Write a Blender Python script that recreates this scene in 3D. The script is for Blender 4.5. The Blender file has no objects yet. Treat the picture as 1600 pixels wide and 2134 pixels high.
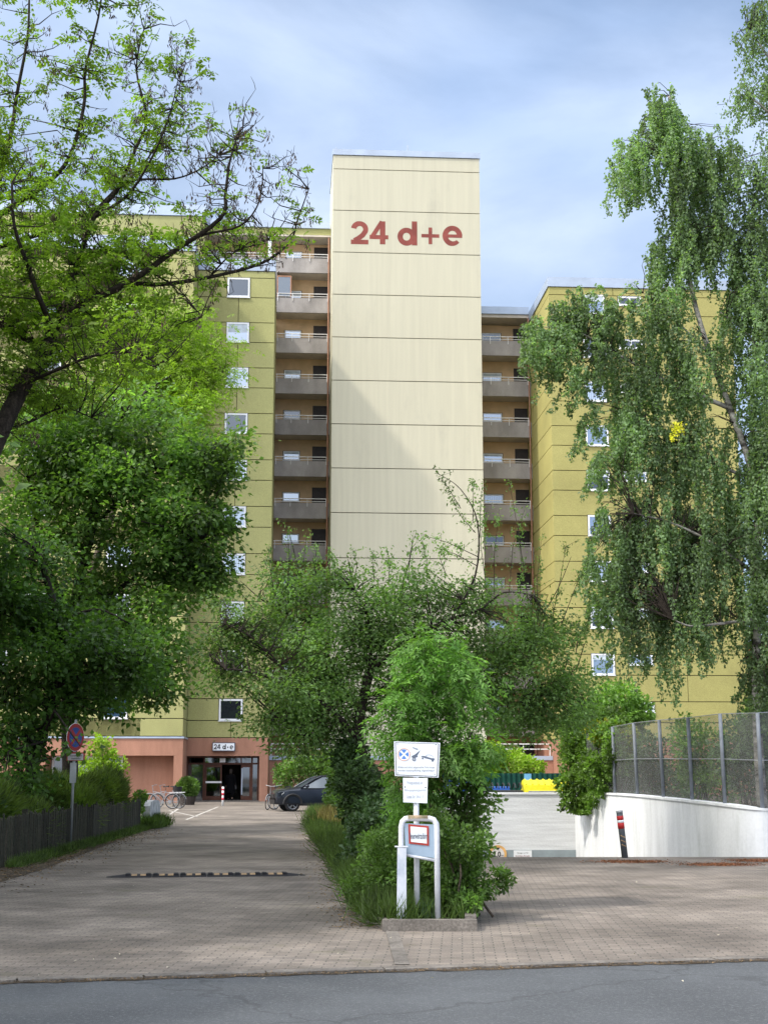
import bpy, math, random
import numpy as np
from mathutils import Vector, Matrix
R = math.radians
sc = bpy.context.scene
C = sc.collection
# ------------------------------------------------------------------ camera
F = 3000.; EY = 1.65; HOR = 1608.
P = math.atan((HOR-1067)/F); A = R(3.8)
cam = bpy.data.cameras.new('camera'); camo = bpy.data.objects.new('camera', cam); C.objects.link(camo)
cam.sensor_fit = 'HORIZONTAL'; cam.sensor_width = 36; cam.lens = 36*F/1600
cam.clip_start = .1; cam.clip_end = 3000
camo.location = (0, 0, EY); camo.rotation_euler = (math.pi/2+P, 0, 0)
sc.camera = camo
# ------------------------------------------------------------------ light
SUN = Vector((-9.5, -4.5, 12.1)); SUN.rotate(Matrix.Rotation(A, 3, 'Z')); SUN.normalize()
elev = math.asin(SUN.z); azi = math.atan2(SUN.x, SUN.y)
W = bpy.data.worlds.new('World'); sc.world = W; W.use_nodes = True
nt = W.node_tree; nt.nodes.clear()
wo = nt.nodes.new('ShaderNodeOutputWorld'); bg = nt.nodes.new('ShaderNodeBackground')
sky = nt.nodes.new('ShaderNodeTexSky'); sky.sky_type = 'NISHITA'; sky.sun_disc = False
sky.sun_elevation = elev; sky.sun_rotation = azi; sky.air_density = 1.0; sky.dust_density = .6; sky.ozone_density = 1.6
tc = nt.nodes.new('ShaderNodeTexCoord'); mp = nt.nodes.new('ShaderNodeMapping')
mp.inputs['Scale'].default_value = (1.5, 1.0, 3.4); mp.inputs['Location'].default_value = (.4, 5.2, 2.1)
n1 = nt.nodes.new('ShaderNodeTexNoise'); n1.inputs['Scale'].default_value = 1.9; n1.inputs['Detail'].default_value = 9; n1.inputs['Roughness'].default_value = .56; n1.inputs['Distortion'].default_value = .3
cr = nt.nodes.new('ShaderNodeValToRGB'); cr.color_ramp.elements[0].position = .33; cr.color_ramp.elements[1].position = .62
cr.color_ramp.elements[0].color = (.3, .3, .3, 1); cr.color_ramp.elements[1].color = (.97, .97, .97, 1)
n2 = nt.nodes.new('ShaderNodeTexNoise'); n2.inputs['Scale'].default_value = 2.3; n2.inputs['Detail'].default_value = 3
cr2 = nt.nodes.new('ShaderNodeValToRGB'); cr2.color_ramp.elements[0].color = (3.0, 4.1, 6.2, 1); cr2.color_ramp.elements[1].color = (4.7, 5.6, 7.2, 1)
cr2.color_ramp.elements[0].position = .35; cr2.color_ramp.elements[1].position = .65
mxc = nt.nodes.new('ShaderNodeMix'); mxc.data_type = 'RGBA'
skm = nt.nodes.new('ShaderNodeMix'); skm.data_type = 'RGBA'; skm.blend_type = 'MULTIPLY'; skm.inputs[0].default_value = 1; skm.inputs[7].default_value = (1.15, 1.1, 1.05, 1)
L = nt.links.new
L(tc.outputs['Generated'], mp.inputs[0]); L(mp.outputs[0], n1.inputs[0]); L(mp.outputs[0], n2.inputs[0])
L(n1.outputs[0], cr.inputs[0]); L(n2.outputs[0], cr2.inputs[0]); L(cr.outputs[0], mxc.inputs[0])
L(sky.outputs[0], skm.inputs[6]); L(skm.outputs[2], mxc.inputs[6]); L(cr2.outputs[0], mxc.inputs[7])
# thin cloud glow towards the veiled sun, added out of view as soft fill
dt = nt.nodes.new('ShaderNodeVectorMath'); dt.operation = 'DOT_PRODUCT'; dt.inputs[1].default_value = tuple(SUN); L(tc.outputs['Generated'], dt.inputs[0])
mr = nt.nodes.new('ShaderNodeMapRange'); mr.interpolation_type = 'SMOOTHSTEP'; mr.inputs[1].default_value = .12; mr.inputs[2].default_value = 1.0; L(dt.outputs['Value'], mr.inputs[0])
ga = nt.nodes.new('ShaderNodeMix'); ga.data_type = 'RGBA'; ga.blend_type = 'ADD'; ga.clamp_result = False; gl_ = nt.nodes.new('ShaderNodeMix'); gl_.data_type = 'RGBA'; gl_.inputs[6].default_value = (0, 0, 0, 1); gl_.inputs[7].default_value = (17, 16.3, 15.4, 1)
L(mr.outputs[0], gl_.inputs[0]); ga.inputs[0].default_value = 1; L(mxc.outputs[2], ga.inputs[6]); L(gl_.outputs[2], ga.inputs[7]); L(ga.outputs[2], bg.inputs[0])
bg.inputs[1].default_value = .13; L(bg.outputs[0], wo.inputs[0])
sl = bpy.data.lights.new('sun', 'SUN'); sl.energy = 2.7; sl.angle = R(3.2); sl.color = (1, .94, .84)
so = bpy.data.objects.new('sun', sl); C.objects.link(so); so.rotation_euler = SUN.to_track_quat('Z', 'Y').to_euler(); so.location = (-20, -20, 60)
sc.view_settings.view_transform = 'Standard'; sc.view_settings.look = 'None'; sc.view_settings.gamma = 1
sc.view_settings.exposure = .35
sc.cycles.max_bounces = 6; sc.cycles.diffuse_bounces = 3; sc.cycles.glossy_bounces = 3; sc.cycles.transparent_max_bounces = 16

# ------------------------------------------------------------------ measuring helpers (photo pixel -> place)
def ray(px, py):
    dx = (px-800)/F; dy = (1067-py)/F
    return dx, math.cos(P)-dy*math.sin(P), math.sin(P)+dy*math.cos(P)
def b(px, py, v):
    x, y, z = ray(px, py); t = (v+84*math.cos(A))/(-x*math.sin(A)+y*math.cos(A)); X, Y = t*x, t*y-84
    return X*math.cos(A)+Y*math.sin(A), EY+t*z
def g(px, py, z0=0.):
    x, y, z = ray(px, py); t = (z0-EY)/z; return (t*x, t*y)
def at(px, py, Y):
    x, y, z = ray(px, py); t = Y/y; return Vector((t*x, Y, EY+t*z))

# ------------------------------------------------------------------ materials
MATS = {}
def mat(name, col, rough=.8, var=.15, scale=3., spec=.3, metal=0., bump=0., bscale=40., col2=None, stretch=None, fine=0., trans=0., island=0., gloss=None):
    if name in MATS: return MATS[name]
    m = bpy.data.materials.new(name); m.use_nodes = True; t = m.node_tree; bs = t.nodes['Principled BSDF']; l = t.links.new
    bs.inputs['Roughness'].default_value = rough; bs.inputs['Specular IOR Level'].default_value = spec; bs.inputs['Metallic'].default_value = metal
    c2 = col2 or tuple(max(0, c*(1-var*1.6)) for c in col)
    co = t.nodes.new('ShaderNodeTexCoord'); mpp = t.nodes.new('ShaderNodeMapping'); l(co.outputs['Object'], mpp.inputs[0])
    if stretch: mpp.inputs['Scale'].default_value = stretch
    n = t.nodes.new('ShaderNodeTexNoise'); n.inputs['Scale'].default_value = scale; n.inputs['Detail'].default_value = 5; n.inputs['Roughness'].default_value = .6
    l(mpp.outputs[0], n.inputs[0])
    r = t.nodes.new('ShaderNodeValToRGB'); r.color_ramp.elements[0].position = .36; r.color_ramp.elements[1].position = .66
    r.color_ramp.elements[0].color = (*c2, 1); r.color_ramp.elements[1].color = (*[min(1, c*(1+var*.5)) for c in col], 1)
    l(n.outputs[0], r.inputs[0]); out = r.outputs[0]
    if fine:
        n3 = t.nodes.new('ShaderNodeTexNoise'); n3.inputs['Scale'].default_value = bscale; n3.inputs['Detail'].default_value = 2; l(co.outputs['Object'], n3.inputs[0])
        mr = t.nodes.new('ShaderNodeMapRange'); mr.inputs[1].default_value = .3; mr.inputs[2].default_value = .7; mr.inputs[3].default_value = 1-fine; mr.inputs[4].default_value = 1+fine; l(n3.outputs[0], mr.inputs[0])
        mm = t.nodes.new('ShaderNodeMix'); mm.data_type = 'RGBA'; mm.blend_type = 'MULTIPLY'; mm.inputs[0].default_value = 1
        l(out, mm.inputs[6]); l(mr.outputs[0], mm.inputs[7]); out = mm.outputs[2]
    if island:
        ge = t.nodes.new('ShaderNodeNewGeometry'); mr = t.nodes.new('ShaderNodeMapRange'); mr.inputs[3].default_value = 1-island; mr.inputs[4].default_value = 1+island; l(ge.outputs['Random Per Island'], mr.inputs[0])
        mm = t.nodes.new('ShaderNodeMix'); mm.data_type = 'RGBA'; mm.blend_type = 'MULTIPLY'; mm.inputs[0].default_value = 1
        l(out, mm.inputs[6]); l(mr.outputs[0], mm.inputs[7]); out = mm.outputs[2]
    l(out, bs.inputs['Base Color'])
    if bump:
        nb = t.nodes.new('ShaderNodeTexNoise'); nb.inputs['Scale'].default_value = bscale; nb.inputs['Detail'].default_value = 4; l(co.outputs['Object'], nb.inputs[0])
        bu = t.nodes.new('ShaderNodeBump'); bu.inputs['Strength'].default_value = bump; bu.inputs['Distance'].default_value = .02; l(nb.outputs[0], bu.inputs['Height']); l(bu.outputs[0], bs.inputs['Normal'])
    if trans:
        tr = t.nodes.new('ShaderNodeBsdfTranslucent'); hs = t.nodes.new('ShaderNodeMix'); hs.data_type = 'RGBA'; hs.blend_type = 'MULTIPLY'; hs.inputs[0].default_value = 1; hs.inputs[7].default_value = (1.5, 1.7, .6, 1)
        l(out, hs.inputs[6]); l(hs.outputs[2], tr.inputs[0]); ms = t.nodes.new('ShaderNodeMixShader'); ms.inputs[0].default_value = trans
        l(bs.outputs[0], ms.inputs[1]); l(tr.outputs[0], ms.inputs[2]); l(ms.outputs[0], t.nodes['Material Output'].inputs[0])
    MATS[name] = m; return m
def leafmat(name, col, var=.35, trans=.35, scale=1.2, island=.3, rough=.5, spec=.35):
    return mat(name, col, rough=rough, var=var, scale=scale, spec=spec, trans=trans, island=island)
def glass(name, tint, fac=.35, rough=.03, see=False, fold_shade=False):
    if name in MATS: return MATS[name]
    m = bpy.data.materials.new(name); m.use_nodes = True; t = m.node_tree; l = t.links.new; t.nodes.remove(t.nodes['Principled BSDF'])
    gl = t.nodes.new('ShaderNodeBsdfGlossy'); gl.inputs['Roughness'].default_value = rough; gl.inputs[0].default_value = (.8, .87, .95, 1)
    d = t.nodes.new('ShaderNodeBsdfTransparent' if see else 'ShaderNodeBsdfDiffuse'); d.inputs[0].default_value = (*tint, 1)
    ms = t.nodes.new('ShaderNodeMixShader'); ms.inputs[0].default_value = fac; l(d.outputs[0], ms.inputs[1]); l(gl.outputs[0], ms.inputs[2]); l(ms.outputs[0], t.nodes['Material Output'].inputs[0])
    n = t.nodes.new('ShaderNodeTexNoise'); n.inputs['Scale'].default_value = .9; bu = t.nodes.new('ShaderNodeBump'); bu.inputs['Strength'].default_value = .04; l(n.outputs[0], bu.inputs['Height']); l(bu.outputs[0], gl.inputs['Normal'])
    if fold_shade:  # curtain fold shading drawn into the tint as light and dark stripes
        w = t.nodes.new('ShaderNodeTexWave'); w.inputs['Scale'].default_value = 2.6; w.inputs['Distortion'].default_value = 3; co = t.nodes.new('ShaderNodeTexCoord'); l(co.outputs['Object'], w.inputs[0])
        rr = t.nodes.new('ShaderNodeValToRGB'); rr.color_ramp.elements[0].color = (*[c*.55 for c in tint], 1); rr.color_ramp.elements[1].color = (*[min(1, c*1.25) for c in tint], 1); l(w.outputs[0], rr.inputs[0]); l(rr.outputs[0], d.inputs[0])
    MATS[name] = m; return m
def paver_mat():
    m = bpy.data.materials.new('pavers'); m.use_nodes = True; t = m.node_tree; bs = t.nodes['Principled BSDF']; l = t.links.new; bs.inputs['Roughness'].default_value = .88; bs.inputs['Specular IOR Level'].default_value = .25
    co = t.nodes.new('ShaderNodeTexCoord'); mpp = t.nodes.new('ShaderNodeMapping'); l(co.outputs['Object'], mpp.inputs[0]); mpp.inputs['Rotation'].default_value = (0, 0, R(3))
    br = t.nodes.new('ShaderNodeTexBrick'); br.inputs['Scale'].default_value = 1; br.inputs['Brick Width'].default_value = .2; br.inputs['Row Height'].default_value = .1; br.inputs['Mortar Size'].default_value = .007; br.inputs['Mortar Smooth'].default_value = .2; br.inputs['Bias'].default_value = .0
    br.inputs['Color1'].default_value = (.255, .215, .182, 1); br.inputs['Color2'].default_value = (.195, .168, .145, 1); br.inputs['Mortar'].default_value = (.115, .105, .092, 1); l(mpp.outputs[0], br.inputs[0])
    def nz(scale, lo, hi, a, c, det=5):
        n = t.nodes.new('ShaderNodeTexNoise'); n.inputs['Scale'].default_value = scale; n.inputs['Detail'].default_value = det; l(co.outputs['Object'], n.inputs[0])
        r = t.nodes.new('ShaderNodeMapRange'); r.inputs[1].default_value = a; r.inputs[2].default_value = c; r.inputs[3].default_value = lo; r.inputs[4].default_value = hi; l(n.outputs[0], r.inputs[0]); return r.outputs[0]
    cur = br.outputs[0]
    for s in (nz(.5, .62, 1.12, .35, .62), nz(2.3, .8, 1.15, .3, .7), nz(60, .75, 1.25, .3, .7, 2)):
        mm = t.nodes.new('ShaderNodeMix'); mm.data_type = 'RGBA'; mm.blend_type = 'MULTIPLY'; mm.inputs[0].default_value = 1; l(cur, mm.inputs[6]); l(s, mm.inputs[7]); cur = mm.outputs[2]
    # rust brown spill patches and moss, with a shape of their own
    n = t.nodes.new('ShaderNodeTexNoise'); n.inputs['Scale'].default_value = .85; n.inputs['Detail'].default_value = 7; n.inputs['Roughness'].default_value = .65; mp2 = t.nodes.new('ShaderNodeMapping'); mp2.inputs['Location'].default_value = (7, 3, 0); l(co.outputs['Object'], mp2.inputs[0]); l(mp2.outputs[0], n.inputs[0])
    r = t.nodes.new('ShaderNodeMapRange'); r.inputs[1].default_value = .6; r.inputs[2].default_value = .72; r.inputs[4].default_value = .55; l(n.outputs[0], r.inputs[0])
    mm = t.nodes.new('ShaderNodeMix'); mm.data_type = 'RGBA'; l(r.outputs[0], mm.inputs[0]); l(cur, mm.inputs[6]); mm.inputs[7].default_value = (.12, .115, .06, 1); cur = mm.outputs[2]
    l(cur, bs.inputs['Base Color'])
    bu = t.nodes.new('ShaderNodeBump'); bu.inputs['Strength'].default_value = .5; bu.inputs['Distance'].default_value = .01; bu.invert = True; l(br.outputs[1], bu.inputs['Height']); l(bu.outputs[0], bs.inputs['Normal'])
    MATS['pavers'] = m; return m
def grid_alpha(name, col, alpha):
    m = bpy.data.materials.new(name); m.use_nodes = True; t = m.node_tree; bs = t.nodes['Principled BSDF']; l = t.links.new
    bs.inputs['Base Color'].default_value = (*col, 1); bs.inputs['Roughness'].default_value = .8
    tr = t.nodes.new('ShaderNodeBsdfTransparent'); ms = t.nodes.new('ShaderNodeMixShader')
    co = t.nodes.new('ShaderNodeTexCoord'); n = t.nodes.new('ShaderNodeTexNoise'); n.inputs['Scale'].default_value = 2; l(co.outputs['Object'], n.inputs[0])
    r = t.nodes.new('ShaderNodeMapRange'); r.inputs[1].default_value = .3; r.inputs[2].default_value = .7; r.inputs[3].default_value = alpha-.06; r.inputs[4].default_value = alpha+.06; l(n.outputs[0], r.inputs[0])
    l(r.outputs[0], ms.inputs[0]); l(tr.outputs[0], ms.inputs[1]); l(bs.outputs[0], ms.inputs[2]); l(ms.outputs[0], t.nodes['Material Output'].inputs[0]); return m

def stain(m, col, stretch, scale, a, c, amt, loc=(3.3, 0, 1.2)):
    t = m.node_tree; bs = t.nodes['Principled BSDF']; src = bs.inputs['Base Color'].links[0].from_socket; l = t.links.new
    co = t.nodes.new('ShaderNodeTexCoord'); mp_ = t.nodes.new('ShaderNodeMapping'); mp_.inputs['Scale'].default_value = stretch; mp_.inputs['Location'].default_value = loc; l(co.outputs['Object'], mp_.inputs[0])
    n = t.nodes.new('ShaderNodeTexNoise'); n.inputs['Scale'].default_value = scale; n.inputs['Detail'].default_value = 8; n.inputs['Roughness'].default_value = .7; l(mp_.outputs[0], n.inputs[0])
    q = t.nodes.new('ShaderNodeMapRange'); q.inputs[1].default_value = a; q.inputs[2].default_value = c; q.inputs[4].default_value = amt; l(n.outputs[0], q.inputs[0])
    mm = t.nodes.new('ShaderNodeMix'); mm.data_type = 'RGBA'; l(q.outputs[0], mm.inputs[0]); l(src, mm.inputs[6]); mm.inputs[7].default_value = (*col, 1); l(mm.outputs[2], bs.inputs['Base Color'])
M_och = mat('ochre panels', (.385, .378, .16), .9, .12, .25, bump=.4, bscale=25, fine=.12, stretch=(1, 1, .6))
M_ochr = mat('warm ochre panels', (.395, .36, .13), .9, .1, .25, bump=.4, bscale=25, fine=.12)
M_cream = mat('cream ribbed panels', (.565, .535, .405), .9, .04, .5, bump=.5, bscale=30, fine=.06, stretch=(6, 6, .25))
stain(M_cream, (.36, .345, .28), (.9, .9, .4), .35, .56, .76, .5); stain(M_cream, (.44, .41, .32), (3.5, 3.5, .12), .9, .58, .75, .4, loc=(1, 5, 2))
M_red = mat('terracotta plaster', (.40, .205, .14), .92, .12, .8, bump=.4, bscale=30, fine=.1, stretch=(2, 2, .5))
stain(M_och, (.24, .23, .12), (1, 1, .4), .9, .55, .8, .4); stain(M_ochr, (.30, .25, .10), (1, 1, .4), .9, .55, .8, .4); stain(M_red, (.26, .13, .09), (1.5, 1.5, .3), 1.1, .55, .8, .5)
M_joint_shade = mat('dark joint and reveal shade', (.05, .045, .035), .9)
M_conc = mat('grey exposed concrete', (.35, .325, .31), .9, .18, .8, bump=.5, bscale=30, fine=.18, stretch=(1, 1, .5))
M_peach = mat('peach plaster', (.66, .46, .27), .9, .08, 1.5)
M_soff = mat('painted soffit', (.55, .49, .42), .9, .1, 1.5)
M_wht = mat('white window frame', (.82, .84, .86), .4, .04, 3)
M_cap = mat('light metal coping', (.42, .49, .60), .4, .08, 1, metal=.2)
M_dkd = mat('dark brown door', (.035, .026, .022), .5, .2, 4)
M_brn = mat('red brown steel frame', (.10, .038, .024), .5, .2, 4)
M_rail = mat('white steel rail', (.75, .74, .72), .5, .08, 6)
M_pip = mat('brown downpipe', (.36, .19, .12), .6, .1, 3)
M_letr = mat('faded red paint', (.27, .07, .055), .8, .15, 2)
M_blk = mat('black paint', (.015, .016, .02), .5)
M_paver = paver_mat()
M_asph = mat('asphalt', (.098, .104, .112), .85, .14, .7, bump=.7, bscale=120, fine=.35)
M_soil = mat('soil with leaf litter', (.10, .075, .05), .95, .4, 5, bump=.6, bscale=40, fine=.4)
M_kerb = mat('weathered kerb concrete', (.19, .17, .15), .9, .25, 3, bump=.5, bscale=40, fine=.25)
M_wwall = mat('white painted wall', (.80, .81, .82), .7, .07, 1.2, bump=.25, bscale=14, fine=.03, stretch=(1.5, 1.5, .3))
stain(M_wwall, (.42, .44, .40), (2.2, 2.2, .35), 1.3, .52, .78, .55)
M_wall2 = mat('board marked white concrete', (.70, .71, .72), .8, .1, 2, bump=.5, bscale=20, fine=.03, stretch=(.35, .35, 6))
stain(M_asph, (.075, .078, .08), (.35, 1.2, 1), .8, .56, .66, .55); stain(M_asph, (.21, .215, .22), (1, 1, 1), 38, .52, .66, .55)
def cracks(m):
    t = m.node_tree; bs = t.nodes['Principled BSDF']; src = bs.inputs['Base Color'].links[0].from_socket; l = t.links.new
    co = t.nodes.new('ShaderNodeTexCoord'); nn_ = t.nodes.new('ShaderNodeTexNoise'); nn_.inputs['Scale'].default_value = 2.5; nn_.inputs['Detail'].default_value = 5; l(co.outputs['Object'], nn_.inputs[0])
    ad = t.nodes.new('ShaderNodeMix'); ad.data_type = 'VECTOR'; ad.inputs[0].default_value = .35; l(co.outputs['Object'], ad.inputs[4]); l(nn_.outputs[1], ad.inputs[5])
    v = t.nodes.new('ShaderNodeTexVoronoi'); v.feature = 'DISTANCE_TO_EDGE'; v.inputs['Scale'].default_value = .45; l(ad.outputs[1], v.inputs[0])
    q = t.nodes.new('ShaderNodeMapRange'); q.inputs[1].default_value = .003; q.inputs[2].default_value = .009; q.inputs[3].default_value = .3; q.inputs[4].default_value = 0; l(v.outputs[0], q.inputs[0])
    mm = t.nodes.new('ShaderNodeMix'); mm.data_type = 'RGBA'; l(q.outputs[0], mm.inputs[0]); l(src, mm.inputs[6]); mm.inputs[7].default_value = (.03, .03, .03, 1); l(mm.outputs[2], bs.inputs['Base Color'])
cracks(M_asph)
M_gral = mat('grey lintel paint', (.28, .33, .35), .8, .1, 3)
M_galv = mat('galvanised steel', (.42, .44, .46), .45, .15, 5, metal=.5)
M_bark = mat('grey brown bark', (.115, .09, .068), .95, .35, 6, bump=.9, bscale=30, fine=.3, stretch=(3, 3, .5))
M_barkd = mat('dark bark', (.045, .035, .028), .95, .35, 6, bump=.9, bscale=30, fine=.3, stretch=(3, 3, .5))
M_barkb = mat('birch bark', (.46, .43, .39), .85, .2, 3, col2=(.05, .045, .04), bump=.5, bscale=30, stretch=(1, 1, 2.5))
M_wood = mat('weathered mossy wood', (.055, .048, .036), .95, .3, 4, bump=.7, bscale=25, fine=.35, col2=(.028, .032, .02), stretch=(3, 3, .6), island=.35)
M_pwht = mat('chipped white paint', (.74, .76, .80), .5, .1, 7, fine=.04)
M_rubber = mat('black rubber', (.022, .022, .025), .75, .2, 8)
M_yel = mat('yellow reflector', (.36, .235, .12), .5, .2, 12)
G_blue = glass('sky reflecting glass', (.05, .10, .20), .45)
G_dark = glass('dark window glass', (.02, .022, .03), .16)
G_pale = glass('glass before pale curtain', (.34, .42, .55), .32, fold_shade=True)
G_see = glass('entrance glass', (.30, .33, .32), .22, see=True)

# ------------------------------------------------------------------ mesh helpers
ORG = {}
def tag(o, label=None, cat=None, group=None, kind=None):
    if label: o['label'] = label
    if cat: o['category'] = cat
    if group: o['group'] = group
    if kind: o['kind'] = kind
    return o
def thing(name, label, cat, loc=(0, 0, 0), rz=0, group=None):
    o = bpy.data.objects.new(name, None); C.objects.link(o); o.location = loc; o.rotation_euler = (0, 0, rz); o.empty_display_size = .2
    ORG[o.name] = Vector(loc); return tag(o, label, cat, group)
def link(name, me, parent=None, mats=()):
    for m in mats: me.materials.append(m)
    o = bpy.data.objects.new(name, me); C.objects.link(o)
    if parent is not None: o.parent = parent
    return o
class MB:
    def __init__(s): s.v = []; s.f = []; s.mi = []; s.m = 0
    def add(s, vs, fs):
        k = len(s.v); s.v += [tuple(p) for p in vs]; s.f += [tuple(i+k for i in f) for f in fs]; s.mi += [s.m]*len(fs); return s
    def box(s, x0, x1, y0, y1, z0, z1):
        return s.add([(x0, y0, z0), (x1, y0, z0), (x1, y1, z0), (x0, y1, z0), (x0, y0, z1), (x1, y0, z1), (x1, y1, z1), (x0, y1, z1)],
                     [(0, 3, 2, 1), (4, 5, 6, 7), (0, 1, 5, 4), (1, 2, 6, 5), (2, 3, 7, 6), (3, 0, 4, 7)])
    def tube(s, pts, rad, n=8, cap=True):
        pts = [Vector(p) for p in pts]
        if not hasattr(rad, '__len__'): rad = [rad]*len(pts)
        vs = []; prev = None
        for i, p in enumerate(pts):
            d = (pts[min(i+1, len(pts)-1)]-pts[max(i-1, 0)])
            if d.length < 1e-9: d = Vector((0, 0, 1))
            d.normalize()
            if prev is None: a = d.orthogonal().normalized()
            else:
                a = prev-d*prev.dot(d)
                a = a.normalized() if a.length > 1e-6 else d.orthogonal().normalized()
            prev = a; bb = d.cross(a)
            vs += [p+(a*math.cos(6.28318*j/n)+bb*math.sin(6.28318*j/n))*rad[i] for j in range(n)]
        fs = [(i*n+j, i*n+(j+1) % n, (i+1)*n+(j+1) % n, (i+1)*n+j) for i in range(len(pts)-1) for j in range(n)]
        if cap: fs += [tuple(range(n-1, -1, -1)), tuple((len(pts)-1)*n+j for j in range(n))]
        return s.add(vs, fs)
    def prism(s, poly, z0, z1):
        n = len(poly)
        return s.add([(x, y, z0) for x, y in poly]+[(x, y, z1) for x, y in poly], [tuple(range(n-1, -1, -1)), tuple(range(n, 2*n))]+[(i, (i+1) % n, n+(i+1) % n, n+i) for i in range(n)])
    def disc(s, c, r, n=24, y=None, t=.01):     # disc facing -Y
        vs = [(c[0]+r*math.cos(6.28318*i/n), c[1]-t, c[2]+r*math.sin(6.28318*i/n)) for i in range(n)]+[(c[0]+r*math.cos(6.28318*i/n), c[1], c[2]+r*math.sin(6.28318*i/n)) for i in range(n)]
        return s.add(vs, [tuple(range(n)), tuple(range(2*n-1, n-1, -1))]+[(i, n+i, n+(i+1) % n, (i+1) % n) for i in range(n)])
    def sphere(s, c, rx, ry, rz, n=12, m=8):
        vs = [(c[0]+rx*math.sin(math.pi*i/m)*math.cos(2*math.pi*j/n), c[1]+ry*math.sin(math.pi*i/m)*math.sin(2*math.pi*j/n), c[2]+rz*math.cos(math.pi*i/m)) for i in range(m+1) for j in range(n)]
        return s.add(vs, [(i*n+j, (i+1)*n+j, (i+1)*n+(j+1) % n, i*n+(j+1) % n) for i in range(m) for j in range(n)])
    def torus(s, c, Rr, r, n=28, k=6, ax='y'):
        vs = []
        for i in range(n):
            a = 6.28318*i/n
            for j in range(k):
                q = 6.28318*j/k; rr = Rr+r*math.cos(q); h = r*math.sin(q)
                vs.append((c[0]+rr*math.cos(a), c[1]+h, c[2]+rr*math.sin(a)) if ax == 'y' else (c[0]+h, c[1]+rr*math.cos(a), c[2]+rr*math.sin(a)))
        return s.add(vs, [(i*k+j, i*k+(j+1) % k, ((i+1) % n)*k+(j+1) % k, ((i+1) % n)*k+j) for i in range(n) for j in range(k)])
    def build(s, name, m, parent=None, org=None, smooth=False):
        me = bpy.data.meshes.new(name)
        vs = s.v
        if org is not None: vs = [(p[0]-org[0], p[1]-org[1], p[2]-org[2]) for p in vs]
        me.from_pydata(vs, [], s.f); mm = m if isinstance(m, (list, tuple)) else [m]
        for q in mm: me.materials.append(q)
        if any(s.mi): me.polygons.foreach_set('material_index', s.mi)
        if smooth: me.polygons.foreach_set('use_smooth', [True]*len(s.f))
        me.update(); o = bpy.data.objects.new(name, me); C.objects.link(o)
        if parent is not None: o.parent = parent
        return o
def text_part(txt, m, x0, x1, z0, z1, y, parent, name='lettering', bold=.0, org=None, thick=.004):
    """letters facing -Y filling the rectangle x0..x1, z0..z1, standing on the plane y"""
    cu = bpy.data.curves.new('t', 'FONT'); cu.body = txt; cu.size = 1; cu.offset = bold; cu.resolution_u = 3
    ob = bpy.data.objects.new('t', cu); C.objects.link(ob); dg = bpy.context.evaluated_depsgraph_get(); dg.update()
    me = bpy.data.meshes.new_from_object(ob.evaluated_get(dg)); bpy.data.objects.remove(ob); bpy.data.curves.remove(cu)
    co = np.empty(len(me.vertices)*3, 'f'); me.vertices.foreach_get('co', co); co = co.reshape(-1, 3)
    lo = co.min(0); hi = co.max(0); n = np.empty_like(co)
    n[:, 0] = x0+(co[:, 0]-lo[0])/(hi[0]-lo[0])*(x1-x0); n[:, 2] = z0+(co[:, 1]-lo[1])/(hi[1]-lo[1])*(z1-z0); n[:, 1] = y-thick
    if org is not None: n -= np.array(org)
    me.vertices.foreach_set('co', n.ravel()); me.materials.clear(); me.update(); return link(name, me, parent, [m])

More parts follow.
